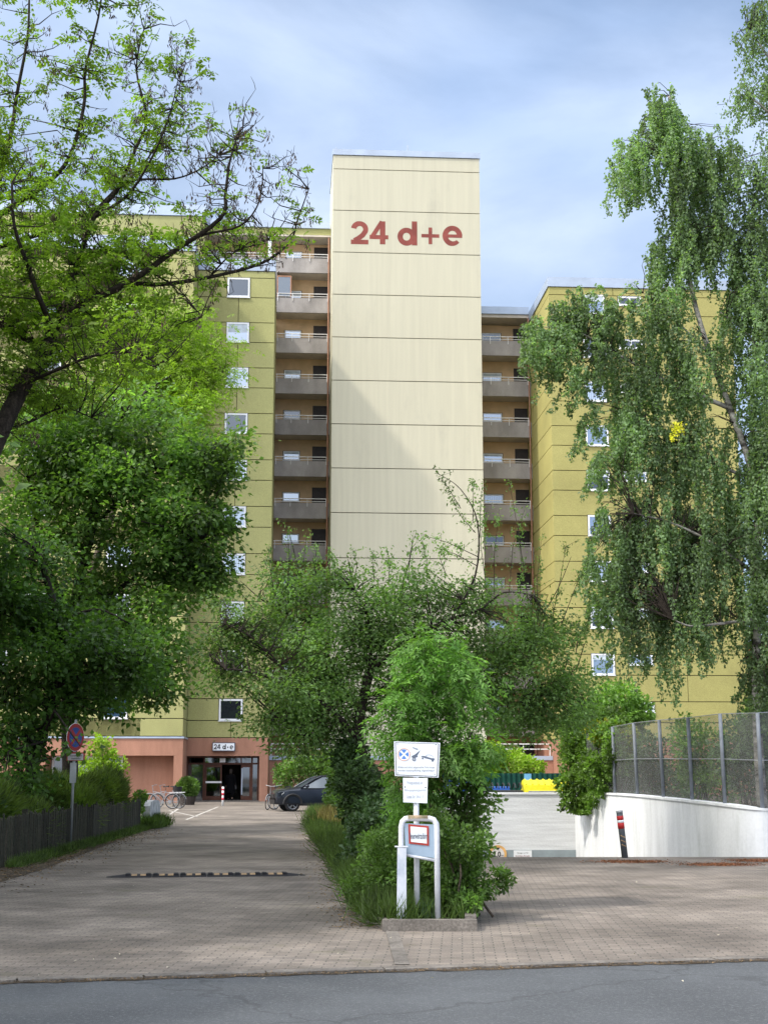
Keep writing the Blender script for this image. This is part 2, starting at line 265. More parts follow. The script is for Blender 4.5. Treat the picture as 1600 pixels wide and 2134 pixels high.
def glyph(ch, x0, x1, z0, z1, y, w, m, parent):
    """heavy grotesque character drawn with strokes of width w"""
    s = MB(); W_ = x1-x0; H_ = z1-z0; lay = [0]
    def ribbon(pts, ww):
        yy = y-.004-.002*lay[0]; lay[0] += 1; vs = []; n = len(pts)
        for i, p in enumerate(pts):
            a = pts[max(0, i-1)]; c = pts[min(n-1, i+1)]; d = Vector((c[0]-a[0], c[1]-a[1])).normalized(); q = ww[i] if hasattr(ww, '__len__') else ww
            vs += [(p[0]-d.y*q/2, yy, p[1]+d.x*q/2), (p[0]+d.y*q/2, yy, p[1]-d.x*q/2)]
        s.add(vs, [(2*i, 2*i+1, 2*i+3, 2*i+2) for i in range(n-1)])
    def bar(a, c, e, f): 
        yy = y-.004-.002*lay[0]; lay[0] += 1; s.add([(a, yy, e), (c, yy, e), (c, yy, f), (a, yy, f)], [(0, 1, 2, 3)])
    def ell(cx, cz, rx, rz, a0, a1, n=28): return [(cx+rx*math.cos(a0+(a1-a0)*i/n), cz+rz*math.sin(a0+(a1-a0)*i/n)) for i in range(n+1)]
    if ch == '2':
        cx = x0+W_*.5; rz = H_*.25; pts = ell(cx, z1-w*.45-rz, W_*.5-w*.5, rz, R(172), R(-22), 20); pts += [(x0+W_*.68, z0+H_*.40), (x0+W_*.42, z0+H_*.25), (x0+w*.62, z0+w*.7)]
        ribbon(pts, [w*1.0]*8+[w*.95]*16 if len(pts) == 24 else w); bar(x0, x1, z0, z0+w*.88)
    elif ch == '4':
        bar(x1-W_*.16-w, x1-W_*.16, z0, z1); bar(x0, x1, z0+H_*.22, z0+H_*.22+w*.8); ribbon([(x0+w*.38, z0+H_*.22+w*.3), (x1-W_*.16-w*.62, z1-w*.05)], w*.8)
    elif ch == 'd':
        bh = H_*.72; ribbon(ell(x0+W_*.46, z0+bh/2, W_*.46-w*.5, bh/2-w*.44, 0, 6.2832), w); bar(x1-w, x1, z0+H_*.01, z1)
    elif ch == 'e':
        cx = x0+W_/2; cz = z0+H_/2; ribbon(ell(cx, cz, W_/2-w*.5, H_/2-w*.44, R(2), R(318), 34), [w]*28+[w*.95, w*.9, w*.86, w*.82, w*.78, w*.75, w*.72]); bar(x0+w*.5, x1-w*.04, cz-w*.34, cz+w*.3)
    elif ch == '+':
        q = w*.68; bar(x0, x1, (z0+z1)/2-q/2, (z0+z1)/2+q/2); bar((x0+x1)/2-q/2, (x0+x1)/2+q/2, z0, z1)
    return s.build('lettering', m, parent)

# ------------------------------------------------------------------ setting: ground
def sheet(name, pts, m, label=None):
    s = MB(); s.add([(p[0], p[1], p[2] if len(p) > 2 else 0) for p in pts], [tuple(range(len(pts)))])
    o = s.build(name, m); o['kind'] = 'structure'; return o
# the wall line along the garage ramp
WPATH = [(5.62, 43.3, 1.09), (5.75, 41.5, 1.09), (5.98, 40.2, 1.08), (6.38, 37.4, 1.07), (6.66, 34.0, 1.04), (7.06, 31.0, .99), (7.55, 30.0, .93), (8.3, 30.2, .88), (9.6, 31.2, .84)]
RX0, RY0, RY1 = 1.7, 28.9, 43.3
s = MB()
for (x0, x1, y0, y1) in ((-600, 600, -200, RY0), (-600, RX0, RY0, RY1), (12, 600, RY0, RY1), (-600, 600, RY1, 1500)):
    s.add([(x0, y0, -.012), (x1, y0, -.012), (x1, y1, -.012), (x0, y1, -.012)], [(0, 1, 2, 3)])
o = s.build('ground', M_soil); o['kind'] = 'structure'
KL = g(0, 2045); KR = g(1600, 1998); ks = (KR[1]-KL[1])/(KR[0]-KL[0]); ky = lambda x: KL[1]+ks*(x-KL[0])
sheet('road', [(-80, -30, -.008), (80, -30, -.008), (80, ky(80)-.1, -.008), (-80, ky(-80)-.1, -.008)], M_asph)
s = MB()   # forecourt, drive and ramp apron in concrete pavers
s.add([(-60, ky(-60)+.1, 0), (60, ky(60)+.1, 0), (60, RY0, 0), (-60, RY0, 0)], [(0, 1, 2, 3)])
s.add([(-7.2, RY0, 0), (RX0, RY0, 0), (RX0, RY1, 0), (-7.2, RY1, 0)], [(0, 1, 2, 3)])
s.add([(-45, 49, 0), (12, 49, 0), (12, 90, 0), (-45, 90, 0)], [(0, 1, 2, 3)])
s.add([(-7.2, RY1, 0), (12, RY1, 0), (12, 49, 0), (-7.2, 49, 0)], [(0, 1, 2, 3)])
prof = [(RY0, 0), (29.6, -.06), (30.6, -.2), (32, -.5), (38, -1.75), (41, -2.3), (44.5, -2.45)]
for (a, za), (c, zc) in zip(prof, prof[1:]): s.add([(RX0, a, za), (12, a, za), (12, c, zc), (RX0, c, zc)], [(0, 1, 2, 3)])
o = s.build('pavement', M_paver); o['kind'] = 'structure'
s = MB(); rnd = random.Random(3)
x = -30.
while x < 30:
    s.box(x, x+.985, -.08, .08, -.1, .012+rnd.uniform(-.002, .004)); x += 1.0
o = s.build('kerb', M_kerb); o['kind'] = 'structure'; o.location = (0, ky(0), 0); o.rotation_euler = (0, 0, math.atan(ks))
# gutter strip of grit against the kerb
s = MB(); pts = []
for i in range(240):
    x = -12+i*.1; pts.append((x, ky(x)-.1, rnd.uniform(.01, .09)))
for p, q in zip(pts, pts[1:]): s.add([(p[0], p[1]-p[2], -.004), (q[0], q[1]-q[2], -.004), (q[0], q[1]+.02, -.004), (p[0], p[1]+.02, -.004)], [(0, 1, 2, 3)])
o = s.build('grit', M_soil); o['kind'] = 'structure'
# kerb line running from the island to the road
q0 = Vector((*g(815, 1938), 0)); q1 = Vector((*g(838, 2012), 0)); d = (q1-q0).normalized(); n = Vector((-d.y, d.x, 0))
s = MB(); s.add([q0+n*.065, q1+n*.065, q1-n*.065, q0-n*.065], [(0, 1, 2, 3)]); s.add([q0+n*.065+Vector((0, 0, .006)), q1+n*.065+Vector((0, 0, .006)), q1-n*.065+Vector((0, 0, .006)), q0-n*.065+Vector((0, 0, .006))], [(0, 1, 2, 3)])
o = s.build('kerb_strip', M_kerb); o['kind'] = 'structure'
# planted strip between drive and ramp
MED = [g(802, 1938), g(770, 1890), g(735, 1840), g(700, 1795), g(668, 1755), g(648, 1722), g(655, 1690), (-1, 58), (1.6, 58)] + [(1.6, 44), (1.6, 29), (1.25, 20), g(990, 1934)]
sheet('planting_strip', [(x, y, .05) for x, y in MED], M_soil)
# verge of dirt along the fence
v0 = g(0, 1812); v1 = g(300, 1728)
sheet('verge', [(-7.4, 12, .008), (-5.4, 12, .008), (-5.75, 20, .008), (v0[0]+.75, v0[1], .008), (v1[0]+.35, v1[1]-3, .008), (v1[0]+.1, v1[1]+.5, .008), (-7.6, v1[1]+.5, .008)], M_soil)
sheet('garden_ground', [(-60, 12, .02), (-7.0, 12, .02), (-7.15, 43, .02), (-9, 47, .02), (-60, 47, .02)], M_soil)
s = MB(); s.prism([(p[0]+.12, p[1]+.12) for p in WPATH]+[(40, 33), (40, 60), (9, 60), (6.2, 46)], .1, .72)
o = s.build('raised_ground', M_soil); o['kind'] = 'structure'
# painted lines on the forecourt
s = MB()
for (p, q) in (((388, 1709), (455, 1682)), ((330, 1713), (372, 1686)), ((352, 1690), (412, 1703))):
    a = Vector((*g(*p), .004)); c = Vector((*g(*q), .004)); d = (c-a).normalized(); n = Vector((-d.y, d.x, 0))*.045
    s.add([a-n, c-n, c+n, a+n], [(0, 1, 2, 3)])
o = s.build('road_marking', mat('worn white line', (.50, .48, .45), .8, .5, 5, col2=(.28, .25, .22))); o['kind'] = 'structure'

# ------------------------------------------------------------------ apartment building (local frame: u along the front, v into depth)
B = thing('apartment_building', 'tall ochre and cream apartment block with grey access balconies and 24 d+e lettering', 'apartment building', (0, 84, 0), A)
def slabs(u0, u1, v0, v1, zs, m, name, back=.1, gap=.045, side=True, vert=None):
    """a wall of panels between the heights zs with open joints"""
    s = MB(); s.m = 1; s.box(u0+back, u1-back, v0+back, v1-back, zs[0], zs[-1]-.02); s.m = 0
    for i, (a, c) in enumerate(zip(zs, zs[1:])):
        cuts = [u0, u1]
        if vert and (c-a) < 2.2 and i % 2 == 0: cuts = [u0]+[q for q in vert if u0 < q < u1]+[u1]
        for p, q in zip(cuts, cuts[1:]):
            s.box(p+(gap*.4 if p > u0 else 0), q-(gap*.4 if q < u1 else 0), v0, v0+back+.02, a+gap*.5, c-gap*.5)
        s.box(u0, u0+back+.02, v0+back+.024, v1, a+gap*.5, c-gap*.5); s.box(u1-back-.02, u1, v0+back+.024, v1, a+gap*.5, c-gap*.5)
    return s.build(name, [m, M_joint_shade], B)
def window(u0, u1, z0, z1, v, gm=G_blue, fr=.085, mull=None, dep=.05, blind=0.):
    s = MB(); s.box(u0, u1, v-dep, v+.05, z0, z0+fr); s.box(u0, u1, v-dep, v+.05, z1-fr, z1); s.box(u0, u0+fr, v-dep, v+.05, z0+fr, z1-fr); s.box(u1-fr, u1, v-dep, v+.05, z0+fr, z1-fr)
    s.box(u0-.04, u1+.04, v-dep-.05, v-dep+.01, z0-.05, z0-.01)
    if mull: s.box(mull-.05, mull+.05, v-dep+.002, v+.03, z0+fr, z1-fr)
    s.m = 1; s.box(u0-.035, u1+.035, v-.008, v+.04, z0-.03, z1+.035)  # dark rim around the frame standing in for reveal shadow
    w = s.build('window', [M_wht, M_joint_shade], B)
    MB().box(u0+fr-.01, u1-fr+.01, v-.02, v-.004, z0+fr-.01, z1-fr+.01).build('pane', gm, w)
    if blind: MB().box(u0+fr, u1-fr, v-.03, v-.024, z1-fr-blind, z1-fr).build('blind', mat('pale roller blind', (.55, .62, .68), .8), w)
    return w
SH = 2.77; WB = [4.47+SH*k for k in range(10)]
zs = [3.52]
for z in WB: zs += [z-.0, z+1.22]
zs += [31.05]
# left wing, front block
L1v = -4.6; L2v = -1.5
slabs(-45, -11.2, L1v, 3.0, zs, M_och, 'wall', vert=[-13.5-3.1*k for k in range(10)])
MB().box(-45.05, -11.14, L1v-.06, 3.2, 31.06, 31.9).build('roof_edge', M_cap, B)
slabs(-45, -11.3, 5.0, 16, [31.2, 34.0, 37.0], M_och, 'wall')
MB().box(-45.05, -11.22, 4.9, 16, 37.01, 37.75).build('roof_edge', M_cap, B)
# ground floor of the left block: plaster piers, lintel, recess
uu = lambda px, py, v: b(px, py, v)[0]
zl = b(200, 1575, L1v)[1]
s = MB(); s.box(-45, uu(361, 1620, L1v)-.003, L1v, L1v+1.09, zl, 3.40); s.box(uu(361, 1620, L1v), -11.17, L1v, 3, zl, 3.40); s.box(uu(361, 1620, L1v), -11.17, L1v, 3, 0, zl-.003); s.box(-45, uu(93, 1620, L1v), L1v, L1v+2, 0, zl-.003)
s.box(-45, uu(361, 1620, L1v)-.01, L1v+1.1, L1v+1.3, 0, zl)
s.build('ground_floor_wall', M_red, B)
MB().box(-45, -11.12, L1v-.06, 3, 3.404, 3.5).build('ledge', M_cap, B)
s_ = window(uu(108, 1600, -3.5), uu(256, 1600, -3.5), .9, zl-.02, -3.5, G_dark, .12, uu(185, 1600, -3.5))
for k in range(3): window(-13.5-3.6*k-1.6, -13.5-3.6*k, 7.24+SH*0+(.0), 8.44, L1v, [G_blue, G_dark, G_pale][k])
for k in range(10):
    for j, u in enumerate((-14.9, -19.2, -23.5)):
        if k == 1 and j == 0: continue
        if (k*7+j) % 3 != 1 and not (k == 1): window(u-.7, u+.7, WB[k], WB[k]+1.2, L1v, [G_blue, G_pale, G_dark][(k+j) % 3])
# narrow side window seen edge-on beside the entrance
# left wing, recessed bay with the entrance
slabs(-11.17, -6.62, L2v, 14, zs, M_och, 'wall', vert=[-8.75])
MB().box(-11.19, -6.57, L2v-.06, 5.0, 31.06, 31.78).build('roof_edge', M_cap, B)
kinds = [G_dark, G_dark, G_blue, G_pale, G_blue, G_pale, G_dark, G_blue, G_blue, G_dark]
for k in range(10):
    window(-9.42, -8.10, WB[k]-.0, WB[k]+1.2, L2v, kinds[k], .1, blind=[0, .0, .9, 0, .22, 0, 0, .0, .5, .0][k])
ze = b(460, 1576, L2v)[1]; uR = uu(540, 1620, L2v); uL = uu(383, 1620, L2v)
s = MB(); s.box(-11.17, -6.63, L2v, L2v+.5, ze, 3.50); s.box(uR, -6.63, L2v, L2v+1.5, 0, ze-.003); s.box(-11.17, uL, L2v, L2v+1.2, 0, ze-.003)
s.build('ground_floor_wall', M_red, B)
MB().box(uL+.02, uR, L2v-.3, L2v+5, -.02, .04).build('threshold', M_kerb, B)
# lobby behind the glass
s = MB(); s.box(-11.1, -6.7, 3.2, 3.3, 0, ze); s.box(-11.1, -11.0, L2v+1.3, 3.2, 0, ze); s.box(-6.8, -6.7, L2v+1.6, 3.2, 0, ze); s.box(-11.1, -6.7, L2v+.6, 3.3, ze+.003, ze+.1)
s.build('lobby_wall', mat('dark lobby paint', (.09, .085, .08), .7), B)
gv = L2v+.75
X = lambda px: uu(px, 1630, gv); Z = lambda py: b(460, py, gv)[1]
ent = MB()
zt = Z(1592); zT = Z(1577)
for px in (384, 390, 424.5, 524.5, 537.5): ent.box(X(px)-.05, X(px)+.05, gv-.05, gv+.05, .04, ze-.01)
ent.box(X(384)+.05, X(537.5)-.05, gv-.053, gv+.053, zt-.05, zt+.05); ent.box(X(384)+.05, X(537.5)-.05, gv-.053, gv+.053, ze-.1, ze-.012)
ent.box(X(463)-.035, X(463)+.035, gv-.045, gv+.045, zt+.05, ze-.1); ent.box(X(502)-.035, X(502)+.035, gv-.045, gv+.045, zt+.05, ze-.1)
entr = ent.build('entrance_frame', M_brn, B)
MB().box(X(390)+.05, X(424.5)-.05, gv-.01, gv+.01, .05, zt-.05).build('side_panel', G_dark, entr)
MB().box(X(424.5)+.05, X(537.5)-.05, gv-.01, gv+.01, zt+.05, ze-.1).build('transom_pane', G_see, entr)
MB().box(X(524.5)+.05, X(537.5)-.05, gv-.012, gv+.008, .05, zt-.05).build('side_pane', G_see, entr)
MB().box(X(457), X(469), gv-.09, gv-.06, zt+.07, ze-.12).build('notice', M_wht, entr)
MB().box(X(379.2), X(382), L2v-.09, L2v-.03, 1.15, 1.5).build('doorbell_panel', M_wht, B)
def door_leaf(p0, p1, bar):
    a, c = X(p0), X(p1); s = MB()
    s.box(a, a+.09, gv-.03, gv+.03, .06, zt-.06); s.box(c-.09, c, gv-.03, gv+.03, .06, zt-.06); s.box(a+.09, c-.09, gv-.03, gv+.03, .06, .28); s.box(a+.09, c-.09, gv-.03, gv+.03, zt-.2, zt-.06)
    d = s.build('door', M_brn, B); MB().box(a+.09, c-.09, gv-.008, gv+.008, .28, zt-.2).build('pane', G_see, d)
    if bar: MB().box(a+.04, c, gv-.08, gv-.034, 1.0, 1.1).build('handle', M_wht, d)
    else: MB().box(a+.02, a+.09, gv-.08, gv-.034, .35, zt-.25).build('handle', M_cap, d)
door_leaf(427, 462, True); door_leaf(502, 523, False)
sg0 = b(443, 1548, L2v); sg1 = b(490, 1566, L2v)
sb = MB().box(sg0[0], sg1[0], L2v-.25, L2v-.003, sg1[1], sg0[1]).build('house_number_sign', mat('sign case', (.05, .07, .11), .5), B)
MB().box(sg0[0]+.04, sg1[0]-.04, L2v-.262, L2v-.252, sg1[1]+.04, sg0[1]-.04).build('sign_face', mat('white sign face', (.85, .88, .93), .4, .03), sb)  # plain white sign face
hh = sg0[1]-sg1[1]
def lets(items, m, v, par, bold, name='lettering'):
    for t_, p0, p1, y0, y1 in items:
        a = b(p0, y1, v); c = b(p1, y0, v); text_part(t_, m, a[0], c[0], a[1], c[1], v, par, name, bold)
w_ = sg1[0]-sg0[0]
for t_, a, c, e, f in (('2', .07, .205, .22, .80), ('4', .215, .36, .22, .80), ('d', .45, .60, .22, .80), ('+', .645, .715, .36, .54), ('e', .77, .92, .21, .66)):
    glyph(t_, sg0[0]+w_*a, sg0[0]+w_*c, sg1[1]+hh*e, sg1[1]+hh*f, L2v-.262, .052, M_blk, sb)
# stair tower
Tv = 3.3
tz = [b(692, y, Tv)[1] for y in (437, 1068)]; th = (tz[0]-tz[1])/7
tzs = sorted([tz[0]+th]+[tz[0]-th*k for k in range(0, 13)]+[tz[0]+th+.02])
tzs = [0.]+[z for z in sorted(tz[0]-th*k for k in range(-1, 13)) if z > 1.2]
ttop = b(692, 322, Tv)[1]; tcap = b(692, 310, Tv)[1]
uTL, uTR = b(692, 700, Tv)[0], b(1003, 700, Tv)[0]
slabs(uTL, uTR, Tv, 9.6, tzs+[ttop], M_cream, 'tower_wall', gap=.05)
tcp = MB().box(uTL-.05, uTR+.05, Tv-.07, 9.7, ttop+.01, tcap).build('tower_roof_edge', M_cap, B)
for u, h_ in ((-2.8, .9), (1.9, 1.2), (2.4, .6), (5.2, .5)): MB().tube([(u, 5, tcap), (u, 5, tcap+h_)], .02, 5).build('aerial', M_galv, B)
TX = (('24', 731, 808, 461, 508), ('d', 828, 869, 461, 510), ('+', 878, 915, 474, 508), ('e', 922, 963, 471, 511))
for t_, p0, p1, y0, y1 in (('2', 731, 767.5, 461, 508), ('4', 770, 809, 461, 508), ('d', 828, 869, 461, 510.5), ('+', 878, 915, 474, 508), ('e', 922, 963, 471, 511.5)):
    a_ = b(p0, y1, Tv); c_ = b(p1, y0, Tv); glyph(t_, a_[0], c_[0], a_[1], c_[1], Tv, .345, M_letr, B)
# galleries
Bv = 7.4; Wv = 8.9
def gallery(u0, u1, tops, wx, dx, mirror, screens=()):
    """stack of access balconies: parapet, soffit, rail, window, door on each floor"""
    MB().box(u0-.3, u1+.3, Wv, Wv+.3, 0, tops[0]).build('gallery_wall', M_peach, B)
    for i, zt_ in enumerate(tops[1:]):
        s = MB(); s.box(u0, u1, Bv, Bv+.14, zt_-1.02, zt_); s.m = 1; s.box(u0, u1, Bv+.145, Wv-.003, zt_-1.02, zt_-.8)
        bal = s.build('balcony', [M_conc, M_soff], B)
        s = MB(); s.tube([(u0+.02, Bv-.03, zt_+.26), (u1-.1, Bv-.03, zt_+.26)], .028, 6); s.tube([(u0+.02, Bv-.03, zt_+.08), (u1-.1, Bv-.03, zt_+.08)], .02, 6)
        for q in (.02, .30, .62, .97): s.box(u0+(u1-u0-.1)*q, u0+(u1-u0-.1)*q+.035, Bv-.06, Bv-.01, zt_-.25, zt_+.26)
        s.build('railing', M_rail, bal)
        fz = zt_-.8
        dm = MB().box(dx[0], dx[1], Wv-.05, Wv-.003, fz+.05, fz+2.1).build('door', M_dkd, B)
        MB().box(dx[0]+.12, dx[1]-.12, Wv-.065, Wv-.052, fz+1.0, fz+1.95).build('pane', M_dkd, dm)
        window(wx[0], wx[1], fz+1.15, fz+1.75, Wv-.03, [G_pale, G_blue, G_dark, G_blue, G_pale][(i*3+(2 if mirror else 0)) % 5], .07, dep=.04, blind=[0, .2, 0, 0, .12, .3, 0][(i*5+(3 if mirror else 0)) % 7])
def tops_for(px, ys):
    return [b(px, y, Bv)[1] for y in ys]
tl = tops_for(625, [537, 1136]); stp = (tl[0]-tl[1])/7
topsL = [37.0]+[tl[0]-stp*k for k in range(0, 12)]
uBL0 = -6.60; uBL1 = uTL-.02
gallery(uBL0, uBL1, [topsL[0]]+topsL[1:], (uu(592, 800, Wv), uu(626, 800, Wv)), (uu(652, 800, Wv), uu(681, 800, Wv)), False)
tr_ = tops_for(1060, [710, 1140]); stpr = (tr_[0]-tr_[1])/5
topsR = [31.3]+[tr_[0]-stpr*k for k in range(0, 11)]
uBR0 = uTR+.02; uBR1 = 10.2
gallery(uBR0, uBR1, topsR, (uu(1006, 900, Wv), uu(1046, 900, Wv)), (uu(1072, 900, Wv), uu(1100, 900, Wv)), True)
# top-floor gallery behind the roof terrace on the left
zt_ = topsL[1]
s = MB(); s.box(-11.25, uBL0-.01, Bv, Bv+.14, 31.8, zt_); s.m = 1; s.box(-11.25, uBL0-.01, Bv+.145, Wv-.003, 31.8, zt_-.8); bal = s.build('balcony', [M_conc, M_soff], B)
s = MB(); s.tube([(-11.2, Bv-.03, zt_+.26), (uBL0-.1, Bv-.03, zt_+.26)], .028, 6); s.tube([(-11.2, Bv-.03, zt_+.08), (uBL0-.1, Bv-.03, zt_+.08)], .02, 6)
for q in range(5): s.box(-11.15+q*1.1, -11.11+q*1.1, Bv-.06, Bv-.01, zt_-.25, zt_+.26)
s.build('railing', M_rail, bal)
MB().box(-11.4, uBL0-.3, Wv, Wv+.3, 31, 37).build('gallery_wall', M_peach, B)
for px in (442,): window(uu(px-12, 520, Wv), uu(px+22, 520, Wv), zt_+.35, zt_+.95, Wv-.03, G_dark, .07, dep=.04)
dm = MB().box(uu(488, 520, Wv), uu(515, 520, Wv), Wv-.05, Wv-.003, zt_-.75, zt_+1.35).build('door', M_dkd, B)
# gallery roofs
zr0 = zr0z = b(600, 488, Bv)[1]; zr1 = b(600, 475, Bv)[1]; zr2 = b(600, 461, Bv)[1]
MB().box(-11.29, uTL-.01, Bv, Wv+.6, zr0, zr1).build('roof_beam', M_och, B)
MB().box(-11.29, uTL-.01, Bv+.003, Wv+.6, zr0-.12, zr0-.003).build('soffit', M_soff, B)
MB().box(-11.29, uTL-.06, Bv-.12, Wv+2, zr1+.003, zr2).build('roof_edge', M_cap, B)
s = MB(); s.box(uu(559, 500, Bv), uu(566, 500, Bv), Bv+.0, Bv+.22, zt_+.003, zr0-.13); s.build('column', M_wht, B)
zr1 = b(1060, 655, Bv)[1]; zr2 = b(1060, 640, Bv)[1]
MB().box(uTR+.01, 10.16, Bv, Wv+.6, zr1-.22, zr1-.003).build('soffit', M_soff, B)
MB().box(uTR+.06, 10.16, Bv-.12, Wv+2, zr1, zr2).build('roof_edge', M_cap, B)
s = MB(); s.tube([(uBL1-.12, Bv-.08, 2.7), (uBL1-.12, Bv-.08, zr0z-.2)], .05, 8); s.build('downpipe', M_pip, B)
s = MB(); s.tube([(uBR1-.12, Bv-.08, 2.7), (uBR1-.12, Bv-.08, zr1-.25)], .05, 8); s.build('downpipe', M_pip, B)
# the brown framed screen on one balcony of the left stack
zc_ = topsL[2]; s = MB(); ua, ub = uBL0+.05, uu(606, 600, Bv)
for u in (ua, ub): s.box(u-.04, u+.04, Bv-.02, Bv+.08, zc_+.003, zc_+1.5)
s.box(ua+.04, ub-.04, Bv-.02, Bv+.08, zc_+1.42, zc_+1.5)
sc_ = s.build('balcony_screen', M_pip, B); MB().box(ua+.04, ub-.04, Bv+.02, Bv+.03, zc_+.05, zc_+1.42).build('pane', G_see, sc_)
# right wing
Rv = .3
zsR = [3.52]
for z in WB: zsR += [z, z+1.22]
zsR += [31.12]
slabs(10.2, 21.65, Rv, 18, zsR, M_ochr, 'wall', vert=[14.2, 18.0])
MB().box(10.13, 21.72, Rv-.07, 18.1, 31.13, 31.74).build('roof_edge', M_cap, B)
MB().box(10.2, 21.65, Rv+.02, 18, 0, 3.51).build('ground_floor_wall', M_red, B)
kr = [G_pale, G_blue, G_dark, G_pale, G_blue, G_dark, G_blue, G_pale, G_dark, G_blue]
for k in range(10):
    window(12.28, 13.66, WB[k], WB[k]+1.25, Rv, kr[k], .1, blind=[0, .25, .5, 0, 0, .3, .0, 0, 0, .35][k])
    window(14.5, 15.95, WB[k]+.6, WB[k]+1.18, Rv, kr[(k*3+1) % 10], .1, mull=15.22)
# plinth with a pale ledge in front of the tower
s = MB(); s.box(-6.6, 10.18, 2.1, 3.28, 0, 2.3); s.box(-6.6, uTL-.01, 3.285, Bv-.02, 0, 2.3); s.box(uTR+.01, 10.18, 3.285, Bv-.02, 0, 2.3); s.build('plinth', M_red, B)
s = MB(); s.box(-6.6, 10.18, 2.02, 3.27, 2.303, 2.55); s.build('ledge', M_cap, B)
s = MB()
for z in (2.95, 3.25): s.tube([(-6.5, 2.5, z), (-3.1, 2.5, z)], .03, 6); s.tube([(6.9, 2.5, z), (10.1, 2.5, z)], .03, 6)
for u in (-6.5, -4.8, -3.1, 6.9, 8.5, 10.1): s.tube([(u, 2.5, 2.55), (u, 2.5, 3.25)], .03, 6)
s.build('railing', M_rail, B)

# distant house at the right edge
H = thing('distant_house', 'far pale plastered house with red tiled roof at the right edge', 'house', (31.5, 118, 0))
s = MB(); s.box(-3, 14, 0, 10, 0, 9.9); s.build('wall', mat('peach house plaster', (.72, .55, .42), .9), H)
s = MB(); s.add([(-3.5, -.5, 9.9), (14.5, -.5, 9.9), (14.5, 10.5, 9.9), (-3.5, 10.5, 9.9), (-3.5, 5, 12.5), (14.5, 5, 12.5)], [(0, 1, 5, 4), (1, 2, 5), (2, 3, 4, 5), (3, 0, 4), (0, 3, 2, 1)]); s.build('roof', mat('red roof tiles', (.42, .10, .06), .8), H)
for k in range(3):
    for j in range(5):
        s = MB(); s.box(-2.2+j*3, -.9+j*3, -.06, .02, 1.2+k*2.9, 2.8+k*2.9); w = s.build('window', M_wht, H); MB().box(-2.1+j*3, -1.0+j*3, -.08, -.065, 1.3+k*2.9, 2.7+k*2.9).build('pane', G_dark, w)

# ------------------------------------------------------------------ garage front, ramp wall, bins, mesh fence
gx0 = -.4; gy = 43.3
Gt = at(1100, 1652, gy).z; Gl = at(1100, 1772, gy).z; Gb = -2.46+2.15
gb_ = thing('ramp_end_wall', 'low board-marked white wall over the sunken garage entrance', 'wall', (3, gy, -2.46))
o_ = (3, gy, -2.46)
s = MB(); s.box(gx0, 5.62, gy, gy+.25, Gl, Gt-.06); s.box(gx0, RX0, gy, gy+.25, -2.46, Gl-.003)
s.build('wall', M_wall2, gb_, o_); s = MB(); s.box(gx0-.03, 5.62, gy-.04, gy+.29, Gt-.057, Gt); s.build('coping', M_wwall, gb_, o_)
s = MB(); s.box(RX0, 5.62, gy-.03, gy+.25, Gl-.42, Gl-.003); s.build('lintel', M_gral, gb_, o_)
s = MB(); s.box(RX0, 5.62, gy+1.0, gy+1.2, -2.46, Gl); s.build('garage_gate', M_joint_shade, gb_, o_)
s = MB(); s.box(RX0-.2, RX0, RY0, gy-.01, -2.46, .12); wl = s.build('ramp_wall', M_wall2); wl.location = (0, 0, 0); tag(wl, 'low white wall lining the left side of the garage ramp', 'wall')
# clearance mark
cm = at(1037, 1781, gy-.05); o_ = (cm.x, gy-.06, cm.z-.3)
hs = thing('height_limit_sign', 'round yellow rimmed height limit mark reading 2,0 m on the garage lintel', 'sign', o_)
r_ = .265
MB().disc((cm.x, gy-.045, cm.z), r_, 32, t=.01).build('rim', mat('amber rim', (.78, .45, .16), .6), hs, o_)
MB().disc((cm.x, gy-.057, cm.z), r_*.72, 32, t=.004).build('face', mat('pale sign face', (.72, .68, .66), .6), hs, o_)
MB().prism([(cm.x-.07, 0), (cm.x+.07, 0), (cm.x, -.06)], 0, .004)
s = MB(); s.add([(cm.x-.07, gy-.064, cm.z+.19), (cm.x, gy-.064, cm.z+.12), (cm.x+.07, gy-.064, cm.z+.19)], [(0, 1, 2)]); s.build('arrow_mark', M_blk, hs, o_)
text_part('2,0', M_blk, cm.x-.15, cm.x+.09, cm.z-.1, cm.z+.08, gy-.062, hs, 'lettering', .02, o_)
text_part('m', M_blk, cm.x+.1, cm.x+.16, cm.z-.06, cm.z-.02, gy-.062, hs, 'lettering', .0, o_)
c0 = at(1070, 1773, gy-.05); c1 = at(1108, 1787, gy-.05); o_ = (c0.x, gy-.05, c1.z)
pl = thing('garage_notice', 'small white notice plate fixed to the grey garage lintel', 'notice', o_)
MB().box(c0.x, c1.x, gy-.06, gy-.04, c1.z-.06, c0.z).build('plate', M_wht, pl, o_)
text_part('Garage nur für', M_blk, c0.x+.1, c1.x-.1, c0.z-.1, c0.z-.05, gy-.061, pl, 'lettering', 0, o_)
text_part('berechtigte Benutzer', M_letr, c0.x+.05, c1.x-.05, c0.z-.19, c0.z-.13, gy-.061, pl, 'lettering', 0, o_)
